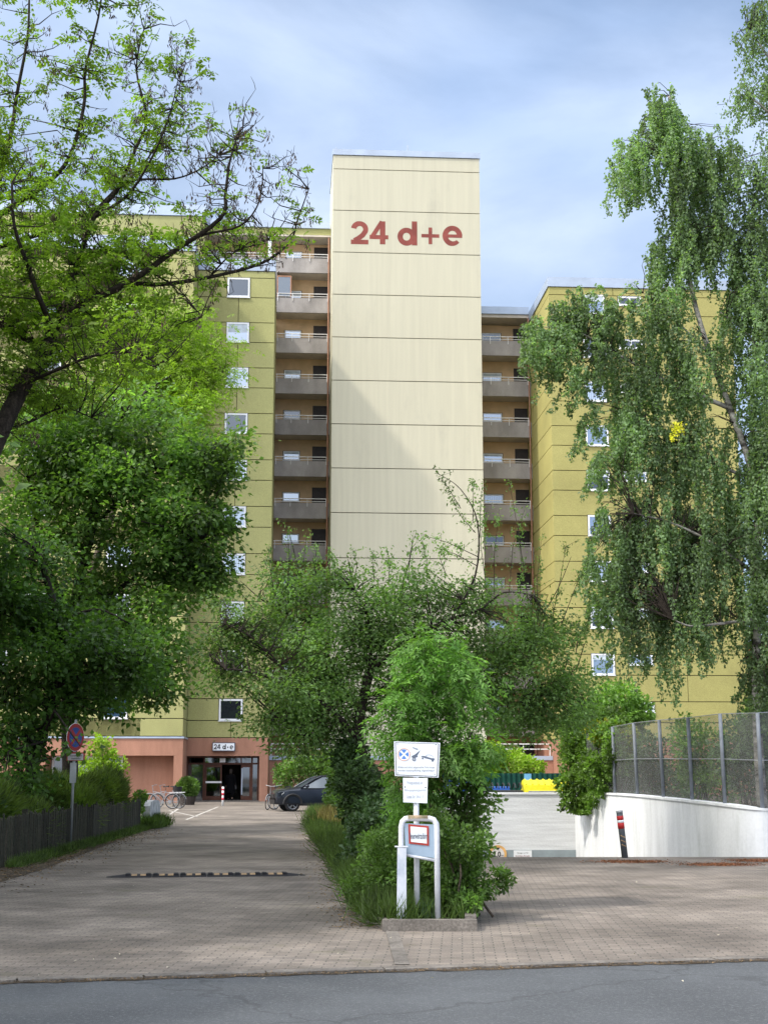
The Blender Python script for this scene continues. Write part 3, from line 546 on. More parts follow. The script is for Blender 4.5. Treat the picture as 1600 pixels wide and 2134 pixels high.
# curved ramp wall
def smooth_path(P_, n=6):
    out = []
    for i in range(len(P_)-1):
        p0, p1, p2, p3 = [Vector(P_[max(0, min(len(P_)-1, j))]) for j in (i-1, i, i+1, i+2)]
        for k in range(n):
            t = k/n; out.append(.5*((2*p1)+(p2-p0)*t+(2*p0-5*p1+4*p2-p3)*t*t+(3*p1-p0-3*p2+p3)*t**3))
    out.append(Vector(P_[-1])); return out
WP = smooth_path(WPATH, 8)
def ribbon_wall(path, th, zb, s, top=0., z1=None):
    n = len(path); L_ = []; R_ = []
    for i, p in enumerate(path):
        d = (path[min(i+1, n-1)]-path[max(i-1, 0)]); d.z = 0; d.normalize(); nn = Vector((-d.y, d.x, 0)); L_.append(p-nn*0); R_.append(p+nn*th)
    for i in range(n-1):
        a, c, e, f = L_[i], L_[i+1], R_[i+1], R_[i]
        vs = [(q.x, q.y, zb if z1 is None else q.z+zb) for q in (a, c, e, f)]+[(q.x, q.y, q.z+top) for q in (a, c, e, f)]
        s.add(vs, [(4, 5, 6, 7), (0, 1, 5, 4), (2, 3, 7, 6)])
    for i in (0, n-1):
        a, f = L_[i], R_[i]; s.add([(a.x, a.y, zb if z1 is None else a.z+zb), (f.x, f.y, zb if z1 is None else f.z+zb), (f.x, f.y, f.z+top), (a.x, a.y, a.z+top)], [(0, 1, 2, 3)])
o_ = (WP[20].x, WP[20].y, 0)
rw = thing('retaining_wall', 'bright white curved retaining wall beside the garage ramp', 'wall', o_)
s = MB(); ribbon_wall(WP, .22, -2.5, s, -.055); s.build('wall', M_wwall, rw, o_)
s = MB(); pth = [Vector((p.x-.03, p.y-.02, p.z)) for p in WP]; ribbon_wall(pth, .28, -.052, s, 0, 1); s.build('coping', M_wwall, rw, o_)
# mesh fence on the wall
o_ = (WP[16].x+.3, WP[16].y, .95)
mf = thing('mesh_fence', 'grey mesh screen fence on galvanised posts above the white curved wall', 'fence', o_)
FP = []
for (bx, by, tx, ty) in ((1281, 1651, 1276, 1515), (1328, 1655, 1320, 1507), (1382, 1659, 1373, 1501), (1442, 1662, 1433, 1496), (1510, 1668, 1500, 1488), (1588, 1677, 1578, 1486), (1690, 1690, 1680, 1480)):
    best = min(range(len(WP)), key=lambda i: abs((lambda q: 800+q.x/(q.y)*3048)(WP[i]+Vector((.12, .08, 0)))-bx))
    Yp = WP[best].y+.16; p = at(bx, by, Yp); q = at(tx, ty, Yp); p.z = WP[best].z-.02
    q.z = p.z+2.0 if abs(q.z-p.z-2) > .5 else q.z
    FP.append((p, q))
for p, q in FP:
    s = MB(); s.tube([p, q], .042, 8); s.build('post', mat('dull grey post', (.20, .22, .25), .6, .15, 5), mf, o_, True)
s = MB(); n_ = len(FP)
for (p, q), (p2, q2) in zip(FP, FP[1:]):
    bk = Vector((.03, .06, 0)); s.add([p+bk, p2+bk, q2+bk, q+bk], [(0, 1, 2, 3)])
p, q = FP[0]; s.add([p+Vector((.03, .06, 0)), q+Vector((.03, .06, 0)), q+Vector((-.5, 1.6, -.1)), p+Vector((-.5, 1.6, 0))], [(0, 1, 2, 3)])
s.build('mesh_screen', grid_alpha('fine wire mesh', (.15, .155, .15), .42), mf, o_)
s = MB()
for t_ in (.5, 1.0):
    for (p, q), (p2, q2) in zip(FP, FP[1:]): s.tube([p.lerp(q, t_), p2.lerp(q2, t_)], .008, 5)
s.build('tension_wire', M_galv, mf, o_)
# leaning marker post in front of the ramp wall
p = at(1302, 1790, 28.6); p.z = 0; q = at(1290, 1690, 28.6); o_ = tuple(p); d = q-p
bo = thing('marker_post', 'dark grey leaning post with red white and yellow reflective bands before the white wall', 'post', o_)
MB().tube([p, q], .062, 12).build('post', mat('dark grey post', (.09, .10, .11), .6), bo, o_, True)
for t0, t1, nm, m_ in ((.955, 1.0, 'cap', M_galv), (.80, .89, 'red_band', mat('red reflector', (.5, .03, .03), .5)), (.745, .80, 'white_band', M_wht), (.62, .745, 'red_band', MATS['red reflector'])):
    MB().tube([p+d*t0, p+d*t1], .066, 12).build(nm, m_, bo, o_, True)
s = MB()
for t0 in (.50, .40, .31): s.tube([p+d*t0+Vector((-.04, -.055, -.02)), p+d*t0+Vector((.045, -.05, -.06))], .012, 6)
s.build('yellow_stripes', M_yel, bo, o_)
# bins
def bin_(px0, px1, ytop, Y, mb, ml, label, cat='bin', group=None, round_=True, ribs=True):
    a = at(px0, ytop, Y); c = at(px1, ytop, Y); w = c.x-a.x; top = a.z; o_ = ((a.x+c.x)/2, Y, 0)
    t_ = thing('waste_container', label, cat, o_, 0, group)
    s = MB(); k = .06
    s.add([(a.x+k*2, Y+.12, .2), (c.x-k*2, Y+.12, .2), (c.x-k*2, Y+.88, .2), (a.x+k*2, Y+.88, .2), (a.x+k, Y, top-.3), (c.x-k, Y, top-.3), (c.x-k, Y+1, top-.3), (a.x+k, Y+1, top-.3)], [(0, 3, 2, 1), (4, 5, 6, 7), (0, 1, 5, 4), (1, 2, 6, 5), (2, 3, 7, 6), (3, 0, 4, 7)])
    for i in range(7): u = a.x+.15+(w-.3)*i/6; s.box(u-.02, u+.02, Y-.03, Y+.1, .4, top-.4)
    s.build('body', mb, t_, o_)
    s = MB(); n = 9
    vs = []
    for i in range(n+1):
        th_ = math.pi*i/n; y_ = Y+.5-.53*math.cos(th_); z_ = top-.29+(.29*math.sin(th_)**.7 if round_ else .1*math.sin(th_)**.3)
        if i in (0, n): z_ = top-.36
        vs += [(a.x, y_, z_), (c.x, y_, z_)]
    s.add(vs, [(2*i, 2*i+1, 2*i+3, 2*i+2) for i in range(n)]+[tuple(range(0, 2*n+2, 2)), tuple(range(2*n+1, 0, -2))])
    if ribs:
        for i in range(8):
            u = a.x+.06+(w-.12)*i/7; s.tube([(u, Y+.5-.54*math.cos(math.pi*j/8), top-.285+.30*math.sin(math.pi*j/8)**.7) for j in range(1, 8)], .022, 5)
    s.build('lid', ml, t_, o_)
    for sx in (a.x+.2, c.x-.2): MB().tube([(sx-.02, Y+.2, .1), (sx+.02, Y+.2, .1)], .1, 12).build('wheel', M_rubber, t_, o_)
    s = MB(); s.tube([(a.x+.12, Y-.06, top-.34), (c.x-.12, Y-.06, top-.34)], .018, 6); s.build('grip_bar', M_galv, t_, o_)
M_binb = mat('black bin plastic', (.028, .03, .035), .5, .1); M_biny = mat('yellow bin plastic', (.86, .76, .03), .45, .05); M_binu = mat('blue bin plastic', (.02, .10, .42), .45, .1); M_binl = mat('light blue panel', (.20, .50, .78), .5, .05)
bin_(1092, 1191, 1626, 44.0, M_binb, M_biny, 'waste container with ribbed bright yellow lid behind the white garage wall', 'waste container')
bin_(1000, 1090, 1634, 44.2, M_binb, M_binb, 'black waste container left of the yellow lidded one', 'waste container', round_=False)
bin_(925, 990, 1616, 46.5, M_binu, M_binu, 'dark blue container half hidden behind the shrub left of the black container', 'waste container')
bin_(1024, 1062, 1627, 46.3, M_binu, M_binu, 'blue container with flat lid behind the black container', 'waste container', round_=False, ribs=False)
a = at(1092, 1613, 46.8); c = at(1107, 1630, 46.8); o_ = (a.x, 46.8, 0)
t_ = thing('notice_board', 'small light blue board standing at the green fence above the yellow lid', 'board', o_)
MB().box(a.x, c.x, 46.8, 46.83, c.z-.3, a.z).build('panel', M_binl, t_, o_); MB().tube([((a.x+c.x)/2, 46.86, 0), ((a.x+c.x)/2, 46.86, a.z-.1)], .025, 6).build('post', M_galv, t_, o_)
# green corrugated fence behind the bins
a = at(925, 1612, 49.5); c = at(1330, 1612, 49.5); o_ = (a.x, 49.5, 0)
gf = thing('green_fence', 'dark green corrugated metal fence behind the bins', 'fence', o_)
s = MB(); n = 150; vs = []
for i in range(n+1):
    x = a.x+(c.x-a.x)*i/n; y = 49.5+(.03 if i % 4 < 2 else -.02); vs += [(x, y, 0), (x, y, a.z)]
s.add(vs, [(2*i, 2*i+2, 2*i+3, 2*i+1) for i in range(n)]); s.build('corrugated_panel', mat('dark green sheet', (.012, .075, .055), .45, .15), gf, o_)
for i in range(5): x = a.x+(c.x-a.x)*i/4; MB().box(x-.04, x+.04, 49.56, 49.64, 0, a.z+.03).build('post', MATS['dark green sheet'], gf, o_)

# ------------------------------------------------------------------ island kerb with signs
a = g(797, 1942); c = g(993, 1940)
s = MB(); th_ = .14; kh = .115
s.box(a[0], c[0], a[1], a[1]+th_, -.03, kh)
o = s.build('island_kerb', M_kerb); o['kind'] = 'structure'
s = MB(); s.add([(a[0], a[1]+th_+.004, -.03), (a[0]+.13, a[1]+th_+.004, -.03), (a[0]-.12, a[1]+1.3, -.03), (a[0]-.25, a[1]+1.3, -.03), (a[0], a[1]+th_+.004, kh), (a[0]+.13, a[1]+th_+.004, kh), (a[0]-.12, a[1]+1.3, .07), (a[0]-.25, a[1]+1.3, .07)], [(4, 5, 6, 7), (0, 1, 5, 4), (1, 2, 6, 5), (3, 0, 4, 7), (2, 3, 7, 6)])
s.add([(c[0]-.12, a[1]+th_+.004, -.03), (c[0], a[1]+th_+.004, -.03), (c[0]+.16, a[1]+3, -.03), (c[0]+.04, a[1]+3, -.03), (c[0]-.12, a[1]+th_+.004, kh+.03), (c[0], a[1]+th_+.004, kh+.03), (c[0]+.16, a[1]+3, kh), (c[0]+.04, a[1]+3, kh)], [(4, 5, 6, 7), (0, 1, 5, 4), (1, 2, 6, 5), (3, 0, 4, 7), (2, 3, 7, 6)])
o = s.build('island_kerb', M_kerb); o['kind'] = 'structure'
D1 = a[1]+.34
def T(px, py, Y=None): return at(px, py, Y or D1)
# tubular frame
M_rust = mat('white paint with rust', (.76, .78, .82), .5, .1, 9, col2=(.30, .20, .13), stretch=(1, 1, 1))
lo_ = T(836, 1925); ro_ = T(912, 1922); tl_ = T(836, 1712); tr2 = T(909, 1712); tz_ = T(870, 1706).z; gz = .05
o_ = ((lo_.x+ro_.x)/2, D1, gz)
uf = thing('tube_frame', 'white tubular hoop frame on the kerbed island holding a blue-grey board', 'frame', o_)
pts = [(lo_.x, D1, gz), (tl_.x, D1, tz_-.09), (tl_.x+.012, D1, tz_-.035), (tl_.x+.045, D1, tz_-.005), (tl_.x+.09, D1, tz_), (tr2.x-.07, D1, tz_-.004), (tr2.x-.03, D1, tz_-.015), (tr2.x, D1, tz_-.06), (tr2.x+.004, D1, tz_-.12), (ro_.x, D1, gz)]
MB().tube(pts, .031, 12).build('hoop', M_pwht, uf, o_, True)
MB().tube([(tl_.x+.07, D1, tz_+.0025), (tr2.x-.09, D1, tz_+.0015)], .0318, 12).build('rusty_section', mat('rust and moss on tube', (.30, .22, .15), .9, .4, 14, col2=(.10, .12, .06)), uf, o_, True)
bl = T(843, 1787); br_ = T(907, 1790)
MB().tube([(lo_.x+.02, D1, T(840, 1781).z), (ro_.x-.015, D1, T(908, 1794).z)], .018, 8).build('crossbar', M_pwht, uf, o_, True)
q = [T(842, 1716), T(904, 1719), T(907, 1789), T(845, 1780)]
s = MB(); s.add([(p.x, D1-.012, p.z) for p in q]+[(p.x, D1+.004, p.z) for p in q], [(3, 2, 1, 0), (4, 5, 6, 7), (0, 1, 5, 4), (1, 2, 6, 5), (2, 3, 7, 6), (3, 0, 4, 7)])
s.build('board', mat('blue grey board', (.34, .44, .55), .5, .08, 4), uf, o_)
# fire access sign
q = [T(850.5, 1718), T(893, 1722), T(893.5, 1763), T(852, 1758.5)]; o_ = (T(872, 1740).x, D1-.02, T(872, 1762).z)
fs = thing('fire_access_sign', 'red framed white sign reading Feuerwehrzufahrt on the blue-grey board', 'sign', o_)
def qbox(q, y0, y1, name, m, par, o_, sh=0.):
    cx = sum(p.x for p in q)/4; cz = sum(p.z for p in q)/4
    k = [(cx+(p.x-cx)*(1-sh), cz+(p.z-cz)*(1-sh)) for p in q]
    s = MB(); s.add([(x, y0, z) for x, z in k]+[(x, y1, z) for x, z in k], [(3, 2, 1, 0), (4, 5, 6, 7), (0, 1, 5, 4), (1, 2, 6, 5), (2, 3, 7, 6), (3, 0, 4, 7)]); return s.build(name, m, par, o_)
qbox(q, D1-.02, D1-.014, 'frame', mat('sign red', (.45, .05, .035), .5), fs, o_); qbox(q, D1-.0225, D1-.0205, 'face', mat('sign white', (.80, .84, .90), .45, .04), fs, o_, .2)
text_part('Feuerwehrzufahrt', mat('sign grey text', (.10, .12, .16), .6), T(853.5, 1740).x, T(890.5, 1740).x, T(870, 1748.5).z, T(870, 1736).z, D1-.0225, fs, 'lettering', .01, o_)
# flat white post in front of left leg
p0 = T(836.5, 1928, D1-.07); p1 = T(838, 1766, D1-.07); o_ = (p0.x, D1-.07, gz)
wp = thing('flat_post', 'chipped flat white post standing against the left leg of the tube frame', 'post', o_)
w2 = .052
s = MB(); s.add([(p0.x-w2, D1-.085, gz), (p0.x+w2, D1-.085, gz), (p0.x+w2, D1-.045, gz), (p0.x-w2, D1-.045, gz), (p1.x-w2, D1-.085, p1.z), (p1.x+w2*.85, D1-.085, p1.z-.006), (p1.x+w2*.85, D1-.045, p1.z-.006), (p1.x-w2, D1-.045, p1.z)], [(0, 3, 2, 1), (4, 5, 6, 7), (0, 1, 5, 4), (1, 2, 6, 5), (2, 3, 7, 6), (3, 0, 4, 7)])
s.build('post', mat('chipped white board', (.74, .76, .80), .6, .1, 5, col2=(.42, .47, .56), stretch=(1, 1, .5)), wp, o_)
MB().box(p1.x-w2-.03, p1.x+w2+.01, D1-.09, D1-.04, p1.z, p1.z+.012).build('end_plate', M_pwht, wp, o_)
# sign pole with two plates
Dp = D1+.14; pb = T(869, 1850, Dp); o_ = (pb.x, Dp, gz)
sp = thing('sign_pole', 'round white pole standing behind the tube frame and carrying two plates', 'pole', o_)
pt = T(866, 1560, Dp); MB().tube([(pb.x, Dp, gz), (pt.x, Dp, pt.z)], .031, 12).build('pole', M_pwht, sp, o_, True)
s = MB()
for z in (T(866, 1570).z, T(866, 1605).z, T(866, 1645).z): s.tube([(pt.x, Dp, z-.012), (pt.x, Dp, z+.012)], .036, 12)
s.build('clamp', M_galv, sp, o_)
Ds = Dp-.04
S = lambda px, py: T(px, py, Ds)
q = [S(820.5, 1545.5), S(917, 1548.5), S(913.5, 1621), S(822.5, 1617.5)]; o_ = (S(868, 1583).x, Ds, S(868, 1619).z)
ts = thing('tow_away_sign', 'large white no parking tow-away plate at the top of the round white pole', 'sign', o_)
qbox(q, Ds-.006, Ds-.001, 'plate', MATS['sign white'], ts, o_)
qbox(q, Ds-.0085, Ds-.0065, 'border', M_blk, ts, o_, .055); qbox(q, Ds-.0105, Ds-.009, 'face', MATS['sign white'], ts, o_, .085)
yf = Ds-.0125
M_sblu = mat('sign blue', (.10, .24, .62), .5, .05); M_spnk = mat('faded sign red', (.78, .52, .46), .5, .05); M_sgry = mat('sign grey letters', (.13, .16, .22), .6)
cc = S(841.5, 1572.5); 
s = MB(); s.torus((cc.x, yf+.002, cc.z), .066, .0065, 32, 4); s.build('red_ring', M_spnk, ts, o_)
s = MB(); rr = .052
for k in range(4):
    a0 = math.pi/2*k; s.add([(cc.x+.012*math.cos(a0), yf, cc.z+.012*math.sin(a0))]+[(cc.x+rr*math.cos(a0+t), yf, cc.z+rr*math.sin(a0+t)) for t in (-.55, -.4, -.2, 0, .2, .4, .55)], [tuple(range(8))])
s.build('blue_field', M_sblu, ts, o_)
def poly(pxs, name, m):
    s = MB(); s.add([(S(*p).x, yf, S(*p).z) for p in pxs], [tuple(range(len(pxs)))]); return s.build(name, m, ts, o_)
poly([(857.5, 1579), (858, 1576), (864, 1573), (876, 1563.5), (868.5, 1576), (871, 1575.5), (869, 1578.5), (863, 1579.8)], 'tow_hook_symbol', M_sgry)
s = MB(); k = S(862.5, 1582.5); s.torus((k.x, yf, k.z), .0165, .0045, 18, 4); s.disc((k.x, yf, k.z), .006, 10, t=.001); s.build('wheel_symbol', M_sgry, ts, o_)
poly([(859, 1556.5), (871, 1561), (870, 1563.8), (860, 1560)], 'speech_mark', MATS.get('sign pale grey') or mat('sign pale grey', (.33, .37, .44), .6))
poly([(877, 1577.8), (878.5, 1575.5), (884, 1575.8), (897, 1580), (904.5, 1580.8), (905.5, 1584), (903, 1585.8), (898, 1583.8), (885, 1580.5), (881, 1578.2)], 'car_symbol', M_sgry)
s = MB(); cp = [S(*p) for p in ((886, 1576), (890, 1573.6), (896, 1573.6), (901, 1576.2), (904, 1580.8))]; s.tube([(p.x, yf, p.z) for p in cp], .0016, 4)
for p in ((880.5, 1581), (900.8, 1585.8)): k = S(*p); s.disc((k.x, yf+.0005, k.z), .0105, 14, t=.001)
s.build('car_symbol_outline', M_sgry, ts, o_)
text_part('Widerrechtlich abgestellte Fahrzeuge', M_sgry, S(828, 1600).x, S(905.5, 1600).x, S(860, 1602).z, S(860, 1597.5).z, yf, ts, 'lettering', .0, o_)
text_part('werden kostenpflichtig abgeschleppt', M_sgry, S(828.5, 1600).x, S(905, 1600).x, S(860, 1609).z, S(860, 1604.2).z, yf, ts, 'lettering', .0, o_)
s = MB()
for p in ((828, 1551), (908, 1552.5), (828.5, 1611.5), (905.5, 1614)): k = S(*p); s.disc((k.x, yf, k.z), .005, 8, t=.001)
s.build('bolt', M_blk, ts, o_)
q = [S(839.5, 1621.5), S(891, 1622), S(890, 1674.5), S(840, 1672.5)]; o_ = (S(865, 1650).x, Ds, S(865, 1674).z)
ps = thing('private_property_sign', 'smaller white private property plate below the tow-away plate on the pole', 'sign', o_)
qbox(q, Ds-.006, Ds-.001, 'plate', MATS['sign white'], ps, o_); ysg = Ds-.0075
for t_, x0, x1, y0, y1 in (('Privatgrundstück der', 848, 881, 1628, 1637), ('Wohnungseigentümergemeinschaft', 842.5, 887.5, 1644.5, 1650.5), ('Lütze Str. 24 d – f', 847.5, 881.5, 1657, 1664)):
    text_part(t_, MATS['sign pale grey'], S(x0, 1640).x, S(x1, 1640).x, S(860, y1).z, S(860, y0).z, ysg+.001, ps, 'lettering', .0, o_)
s = MB()
for p in ((843.5, 1640.5), (886.5, 1641.5)): k = S(*p); s.disc((k.x, ysg, k.z), .007, 8, t=.001)
s.build('bolt', M_blk, ps, o_)

# speed bump
a = g(222, 1829); c = g(636, 1825); o_ = ((a[0]+c[0])/2, (a[1]+c[1])/2, 0)
an = math.atan2(c[1]-a[1], c[0]-a[0]); Lb = math.hypot(c[0]-a[0], c[1]-a[1])
sb_ = thing('speed_bump', 'black rubber speed bump with yellow reflectors across the paved drive', 'speed bump', (a[0], a[1], 0), an)
NS = 6; e0 = .28; L0 = (Lb-2*e0)/NS
def bump_seg(x0, x1, w0=.17, w1=.17, h0=.05, h1=.05):
    s = MB(); vs = []
    for x, w, h in ((x0, w0, h0), (x1, w1, h1)):
        vs += [(x, -w+(w*math.pi and 0)+2*w*i/8-0, max(.002, h*math.sin(math.pi*i/8)**.8)) for i in range(9)]
    s.add(vs, [(i, i+9, i+10, i+1) for i in range(8)]+[tuple(range(8, -1, -1)), tuple(range(9, 18))]); return s
bump_seg(0, e0, .09, .16, .012, .045).build('end_piece', M_rubber, sb_); bump_seg(Lb-e0, Lb, .16, .05, .045, .012).build('end_piece', M_rubber, sb_)
for i in range(NS):
    x = e0+i*L0; s = bump_seg(x+.004, x+L0-.004, h0=.048, h1=.048)
    s.box(x+.02, x+.09, -.12, .12, .02, .056); s.box(x+L0-.09, x+L0-.02, -.12, .12, .02, .056)
    sg_ = s.build('bump_segment', M_rubber, sb_)
    for k in (.26, .58):
        MB().add([(x+L0*k, -.125, .028), (x+L0*(k+.2), -.125, .028), (x+L0*(k+.2), -.05, .052), (x+L0*k, -.05, .052)], [(0, 1, 2, 3)]).build('reflector', M_yel, sg_)

# bollard before the entrance
p = g(464, 1680); q = at(464, 1640, p[1]); o_ = (p[0], p[1], 0)
bo = thing('bollard', 'slim white bollard with red bands in front of the entrance door', 'bollard', o_)
zb = q.z; MB().tube([(p[0], p[1], 0), (p[0], p[1], zb)], .055, 12).build('post', M_wht, bo, o_, True)
for t0, t1 in ((.30, .42), (.55, .68), (.80, .9)): MB().tube([(p[0], p[1], zb*t0), (p[0], p[1], zb*t1)], .059, 12).build('red_band', mat('bollard red', (.62, .05, .08), .5), bo, o_, True)

# ------------------------------------------------------------------ picket fence
pa = Vector((*g(0, 1812), 0)); pc = Vector((*g(291, 1730), 0)); pd = (pc-pa); pd2 = pd.normalized()
st = pa-pd2*7.5; Lf = (pc-st).length; o_ = tuple((pa+pc)/2)
pf = thing('picket_fence', 'dark weathered mossy wooden picket fence along the left of the drive', 'fence', o_)
rnd = random.Random(5); t_ = 0.; panel = MB(); npan = 0; nn = Vector((-pd2.y, pd2.x, 0)); last = 0.
while t_ < Lf:
    w = rnd.uniform(.055, .09) if t_ < Lf*.68 else rnd.uniform(.13, .2); h = .86+rnd.uniform(-.05, .05)-(.04 if t_ > Lf*.7 else 0); ln = rnd.uniform(-.035, .035); p = st+pd2*t_
    a = p-pd2*w/2; c = p+pd2*w/2; k = pd2*ln
    z0 = .03; tk = nn*.022
    vs = [a-tk, c-tk, c, a]; top = [v+k for v in vs]
    V_ = [(v.x, v.y, z0) for v in vs]+[(v.x, v.y, z0+h-.03) for v in top]; mdl = (a+c)/2+k; V_ += [((mdl-tk).x, (mdl-tk).y, z0+h), (mdl.x, mdl.y, z0+h)]
    panel.add(V_, [(0, 1, 5, 8, 4), (3, 7, 9, 6, 2), (1, 2, 6, 5), (3, 0, 4, 7), (5, 6, 9, 8), (7, 4, 8, 9)])
    t_ += w+(rnd.uniform(.03, .075) if t_ < Lf*.68 else .012)
    if t_-last > 2.4 or t_ >= Lf: 
        q0 = st+pd2*last; q1 = st+pd2*min(t_, Lf)
        for z in (.25, .68): panel.tube([q0+nn*.04+Vector((0, 0, z)), q1+nn*.04+Vector((0, 0, z))], .028, 5)
        panel.build('picket_panel', M_wood, pf, o_); panel = MB()
        MB().box(-.05, .05, -.05, .05, 0, .95).build('post', M_wood, pf).location = q0+nn*.1-Vector(o_)
        last = t_
# white end wall of the fence
a = g(294, 1728); o_ = (a[0], a[1], 0)
ew = thing('end_pillar', 'short rounded white plaster wall stub at the far end of the picket fence', 'wall', o_)
s = MB(); n = 10; hgt = at(296, 1668, a[1]+.8).z
vs = []
for i in range(n+1):
    t = i/n; y = a[1]+.15+2.0*t; z = hgt*(.93+.07*math.sin(math.pi*t)) if 0 < i < n else hgt*.8
    vs += [(a[0]-.02, y, 0), (a[0]+.24, y, 0), (a[0]-.0, y, z), (a[0]+.22, y, z)]
s.add(vs, [(4*i+1, 4*i+5, 4*i+7, 4*i+3) for i in range(n)]+[(4*i, 4*i+2, 4*i+6, 4*i+4) for i in range(n)]+[(4*i+2, 4*i+3, 4*i+7, 4*i+6) for i in range(n)]+[(0, 1, 3, 2), (4*n, 4*n+2, 4*n+3, 4*n+1)])
s.build('wall', mat('dirty white plaster', (.62, .62, .62), .85, .25, 4), ew, o_)

# left traffic sign post
fy = g(148, 1772)[1]+.1; pb = at(146, 1772, fy); o_ = (pb.x, fy, 0)
sp = thing('traffic_sign_post', 'grey steel post by the picket fence under the tree carrying a round sign', 'post', o_)
ptp = at(158, 1500, fy); MB().tube([(pb.x, fy, 0), (ptp.x, fy, ptp.z)], .03, 10).build('pole', M_galv, sp, o_, True)
k0 = at(147.5, 1590, fy); k1 = at(159, 1632, fy); MB().box(k0.x, k1.x, fy-.06, fy-.035, k1.z, k0.z).build('small_plate', M_galv, sp, o_)
cs = at(157, 1537, fy-.06); 
rs = thing('no_stopping_sign', 'round red rimmed no stopping sign turned sideways on the grey post under the tree', 'sign', (cs.x, fy-.06, cs.z-.3), R(64))
MB().disc((0, 0, .3), .295, 36, t=.006).build('plate', mat('sign red dark', (.42, .03, .03), .45), rs)
MB().disc((0, -.008, .3), .215, 36, t=.003).build('blue_field', mat('sign deep blue', (.03, .07, .30), .45), rs)
s = MB()
for q in (1, -1): s.add([(-.17, -.013, .3-q*.12), (-.12, -.013, .3-q*.17), (.17, -.013, .3+q*.12), (.12, -.013, .3+q*.17)], [(0, 1, 2, 3)])
s.build('red_cross', MATS['sign red dark'], rs)
s = MB(); s.torus((0, .0, .3), .297, .007, 36, 4); s.build('rim', M_wht, rs)
cs = at(158, 1577, fy-.06)
zs_ = thing('fire_access_plate', 'small red edged plate reading Feuerwehrzufahrt below the round sign', 'sign', (cs.x, fy-.06, cs.z-.09), R(12))
MB().box(-.19, .19, -.006, 0, 0, .18).build('plate', MATS['sign red dark'], zs_); MB().box(-.17, .16, -.010, -.0065, .01, .15).build('face', mat('dull white', (.55, .52, .52), .6), zs_)
text_part('Feuerwehrzufahrt', M_blk, -.13, .13, .09, .13, -.010, zs_, 'lettering', .01); text_part('freihalten', M_blk, -.09, .10, .03, .065, -.010, zs_, 'lettering', .01)

# ------------------------------------------------------------------ foliage
def unit(a): return a/np.maximum(np.linalg.norm(a, axis=-1, keepdims=True), 1e-9)
def leaf_arrays(Pp, Dd, Ln, Wd, rg, fold=.3, up=None, tilt=.7):
    N = len(Pp); Dd = unit(Dd); ref = rg.normal(size=(N, 3))*tilt+np.array([0, 0, 1.]) if up is None else up
    side = unit(np.cross(Dd, ref)); nm = np.cross(side, Dd)
    Ln = np.broadcast_to(Ln, (N,))[:, None]; Wd = np.broadcast_to(Wd, (N,))[:, None]
    v = np.empty((N, 4, 3), 'f'); v[:, 0] = Pp; mid = Pp+Dd*Ln*.42
    v[:, 1] = mid+side*Wd+nm*Wd*fold; v[:, 2] = Pp+Dd*Ln-nm*Ln*.08; v[:, 3] = mid-side*Wd+nm*Wd*fold
    return v
def foliage(name, varr, m, parent, org):
    N = len(varr); me = bpy.data.meshes.new(name); me.vertices.add(N*4); me.vertices.foreach_set('co', (varr.reshape(-1, 3)-np.array(org, 'f')).astype('f').ravel())
    base = np.arange(N, dtype='i')[:, None]*4; tri = np.concatenate([base+np.array([0, 1, 2]), base+np.array([0, 2, 3])], 1).ravel()
    me.loops.add(N*6); me.loops.foreach_set('vertex_index', tri); me.polygons.add(N*2); me.polygons.foreach_set('loop_start', np.arange(N*2, dtype='i')*3); me.polygons.foreach_set('loop_total', np.full(N*2, 3, 'i'))
    me.update(calc_edges=True); return link(name, me, parent, [m])
def compound(Pp, Dd, L, rg, pairs=4, lf=.42, wf=.13, droop=.35):
    N = len(Pp); Dd = unit(Dd); L = np.broadcast_to(L, (N,))[:, None]
    ref = rg.normal(size=(N, 3))*.5+np.array([0, 0, 1.]); side = unit(np.cross(Dd, ref)); out = []
    for i in range(pairs):
        t = .28+.6*i/max(1, pairs-1); pos = Pp+Dd*L*t-np.array([0, 0, 1.])*L*droop*t*t; q = lf*(1-.25*abs(t-.55))
        for sg in (1, -1):
            d = Dd*.55+side*sg*.85+rg.normal(size=(N, 3))*.12-np.array([0, 0, .25]); out.append(leaf_arrays(pos, d, L[:, 0]*q, L[:, 0]*wf*.5, rg, up=ref))
    pos = Pp+Dd*L*.9-np.array([0, 0, 1.])*L*droop*.81; out.append(leaf_arrays(pos, Dd-np.array([0, 0, .4]), L[:, 0]*lf, L[:, 0]*wf*.55, rg, up=ref))
    return np.concatenate(out)
def PB(px, py, Y, rx, ry, rd=None):       # crown lump: where it stands, radii in metres derived from its extent
    c = at(px, py, Y); mpp = Y/3040.
    return (np.array(c), np.array([rx*mpp, (rd if rd else rx*mpp), ry*mpp]))
def sample(blobs, n, rg, shell=.5):
    w = np.array([np.prod(r)**.66 for c, r in blobs]); idx = rg.choice(len(blobs), n, p=w/w.sum()); d = unit(rg.normal(size=(n, 3))); rad = rg.random(n)**shell
    c = np.array([blobs[i][0] for i in idx]); r = np.array([blobs[i][1] for i in idx]); return c+d*r*rad[:, None], d
def path3(pts, Y0, w=None):  # list of (px,py[,dY]) -> points
    return [at(p[0], p[1], Y0+(p[2] if len(p) > 2 else 0)) for p in pts]
def smoothp(pts, n=4):
    return smooth_path([tuple(p) for p in pts], n)
def limb(s, pts, r0, r1, n=8):
    q = smoothp(pts, 4); k = len(q); s.tube(q, [r0+(r1-r0)*(i/(k-1))**.8 for i in range(k)], n, cap=True); return q
